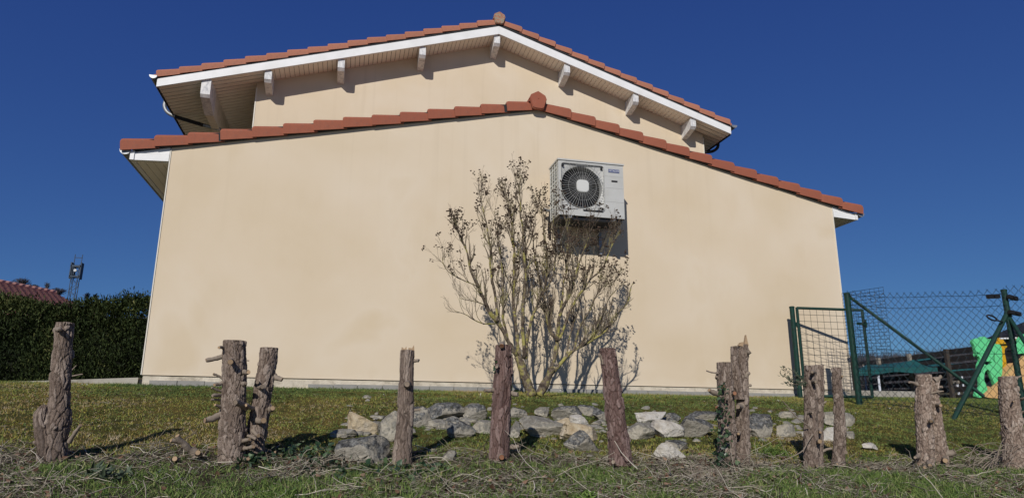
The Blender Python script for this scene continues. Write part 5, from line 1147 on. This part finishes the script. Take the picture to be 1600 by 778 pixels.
# ridge start: on the sight line of the picture's left edge at the same height
q = at_z(0, 441.5, zr); dr = (q-r1); r0 = r1+dr*2.2; r0[2] = zr
dn = np.array([dr[1], -dr[0], 0]); dn = dn/np.linalg.norm(dn); dn = dn if dn[1] < 0 else -dn
hw, hz = 5.0, 2.1
V = [r0, r1, r1+dn*hw-[0, 0, hz], r0+dn*hw-[0, 0, hz], r0-dn*hw-[0, 0, hz], r1-dn*hw-[0, 0, hz]]; V += [v-np.array([0, 0, .15]) for v in V]
MB().add(V, [(0, 1, 2, 3), (1, 0, 4, 5), (6, 9, 8, 7), (7, 11, 10, 6), (3, 2, 8, 9), (5, 4, 10, 11), (1, 7, 8, 2), (1, 5, 11, 7), (0, 3, 9, 6), (0, 6, 10, 4)]).build('roof', M['far_roof'], fb)
m = MB(); nrows = 150; dl = (r1-r0); LL_ = np.linalg.norm(dl)
for i in range(22):   # tile courses as small steps
    t = (i+.5)/22; a = r0+dn*hw*t-np.array([0, 0, hz*t-.012]); b_ = r1+dn*hw*t-np.array([0, 0, hz*t-.012]); m.obox(a, b_, .10, .03)
o = m.build('tile_courses', M['far_roof'], fb); o['kind'] = 'stuff'
MB().tube([r0+[0, 0, .03], r1+[0, 0, .03]], .11, 8).build('ridge', M['far_roof'], fb)
v0 = [r0+dn*(hw-.5)-[0, 0, hz], r1+dn*(hw-.5)-[0, 0, hz], r1-dn*(hw-.5)-[0, 0, hz], r0-dn*(hw-.5)-[0, 0, hz]]; V = v0+[v*[1, 1, 0]-[0, 0, 1.] for v in v0]
MB().add(V, [(0, 1, 5, 4), (1, 2, 6, 5), (2, 3, 7, 6), (3, 0, 4, 7), (0, 3, 2, 1), (4, 5, 6, 7)]).build('wall', M['plaster'], fb)
mt = at(123, 401, 60); mz = mt[2]; mast = empty('lamp_mast', (mt[0], mt[1], float(G(mt[0], mt[1]))), 'tall slim lattice mast with a lamp head rising behind the hedge', 'mast')
m = MB(); z0 = float(G(mt[0], mt[1])); hw_ = .26
for sx in (-1, 1):
    for sy in (-1, 1): m.obox((mt[0]+sx*hw_, mt[1]+sy*hw_, z0), (mt[0]+sx*hw_, mt[1]+sy*hw_, mz-.8), .05, .05)
m.build('mast_legs', M['mast'], mast); m = MB(); z = z0; k = 0
while z < mz-1.5:
    s_ = 1 if k % 2 else -1
    for yy in (-hw_, hw_): m.obox((mt[0]-s_*hw_, mt[1]+yy, z), (mt[0]+s_*hw_, mt[1]+yy, z+.55), .03, .03)
    for xx in (-hw_, hw_): m.obox((mt[0]+xx, mt[1]-s_*hw_, z), (mt[0]+xx, mt[1]+s_*hw_, z+.55), .03, .03)
    z += .55; k += 1
m.build('mast_braces', M['mast'], mast)
m = MB(); zz = mz-1.35
for sx in (-1, 1): m.box(mt[0]+sx*.40-.05, mt[0]+sx*.40+.05, mt[1]-.3, mt[1]+.3, zz-.75, zz+.75)
m.box(mt[0]-.42, mt[0]+.42, mt[1]-.3, mt[1]+.3, zz-.62, zz-.48); m.box(mt[0]-.42, mt[0]+.42, mt[1]-.3, mt[1]+.3, zz+.32, zz+.5); m.box(mt[0]-.36, mt[0]-.12, mt[1]-.2, mt[1]+.2, zz-.4, zz+.3); m.build('lamp_housing', M['mast'], mast)
MB().tube([(mt[0], mt[1]-.34, zz), (mt[0], mt[1]-.2, zz)], .13, 12).build('lamp', M['zinc'], mast)
m = MB()
for sx in (-.3, .3): m.obox((mt[0]+sx, mt[1], zz+.5), (mt[0]+sx, mt[1], mz+.2), .05, .05)
m.obox((mt[0]-.3, mt[1], mz-.1), (mt[0]+.3, mt[1], mz-.1), .05, .05); m.build('head_frame', M['mast'], mast)
def bare_tree(label, px, pyt, pyb, Y, wpx, seed, name='bare_tree', n=90, rk=1.0):
    t_ = at(px, pyt, Y); s = depth_of(t_)/F_PX; H = (pyb-pyt)*s; W_ = wpx*s; z0 = float(G(t_[0], Y)); r = np.random.RandomState(seed); root = empty(name, (t_[0], Y, z0), label, 'tree', 'bare trees on the rise behind the hedge')
    cb = t_[2]-H*1.0; MB().tube([(t_[0], Y, z0-.3), (t_[0]+.1, Y, cb), (t_[0], Y, cb+H*.4)], [.16*rk, .11*rk, .07*rk], 6).build('trunk', M['far_tree'], root); m = MB()
    for i in range(n):
        a = r.rand()*2*math.pi; u = r.rand()**.6; b_ = np.array([t_[0], Y, cb+H*r.uniform(0, .45)]); e_ = np.array([t_[0]+math.cos(a)*W_/2*u, Y+math.sin(a)*W_/2*u, cb+H*(.45+.55*math.sqrt(max(0, 1-u*u))*r.uniform(.55, 1))]); mid = lerp(b_, e_, .5)+np.array([0, 0, -H*.05]); m.tube([b_, mid, e_], [.035*rk, .022*rk, .010*rk], 3, caps=False)
        for j in range(4): q = lerp(mid, e_, r.rand()); w_ = q+r.randn(3)*H*.10; m.tube([q, w_], [.015*rk, .006*rk], 3, caps=False)
    o = m.build('crown', M['far_tree'], root); return root
bare_tree('broad bare tree top above the red roof, leftmost of the distant trees', 36, 434, 448, 62, 26, 1)
bare_tree('low bare bushy tree just right of the broad one above the red roof', 53, 444, 452, 62, 18, 2)
bare_tree('thin bare sapling standing alone above the red roof slope', 75, 439, 456, 62, 8, 3, n=22)
bare_tree('bare tree immediately left of the lamp mast', 92, 449, 462, 62, 26, 4)
bare_tree('small bare tree right of the lamp mast over the hedge', 137, 456, 468, 62, 10, 5, n=30)
bare_tree('bare sapling over the hedge nearest the house', 150, 458, 470, 62, 8, 6, n=30)
# far woods: many thin trunks and branches on the hills, one mass
def woods(n, seed, az0, az1, r0, r1, h0, h1):
    r = np.random.RandomState(seed); az = np.radians(r.uniform(az0, az1, n)); R_ = r.uniform(r0, r1, n); x = 4+np.sin(az)*R_; y = -8+np.cos(az)*R_; z = G(x, y, False); H = r.uniform(h0, h1, n); B = 16; V = []; 
    P0 = np.stack([x, y, z-.3], -1); k = []
    for b_ in range(B):
        if b_ == 0: a = P0; e_ = P0+np.stack([r.randn(n)*.2, r.randn(n)*.2, H*.8], -1); w_ = .22
        else: a = P0+np.stack([x*0, x*0, H*r.uniform(.25, .6, n)], -1); e_ = a+np.stack([r.randn(n)*H*.16, r.randn(n)*H*.16, H*r.uniform(.15, .5, n)], -1); w_ = .10
        s = np.array([math.cos(YAW), -math.sin(YAW), 0]); V.append(np.stack([a-s*w_/2, a+s*w_/2, e_], 1))
    V = np.stack(V, 1).reshape(-1, 3); return V
V = np.concatenate([woods(4200, 1, 24, 66, 95, 175, 2.8, 4.4), woods(2600, 2, -50, 24, 105, 175, 3, 5)])
o = fast_mesh('bare_woodland', V, np.arange(len(V)).reshape(-1, 3), M['far_tree']); tag(o, 'far bare winter woodland along the low hills', 'woods', kind='stuff')
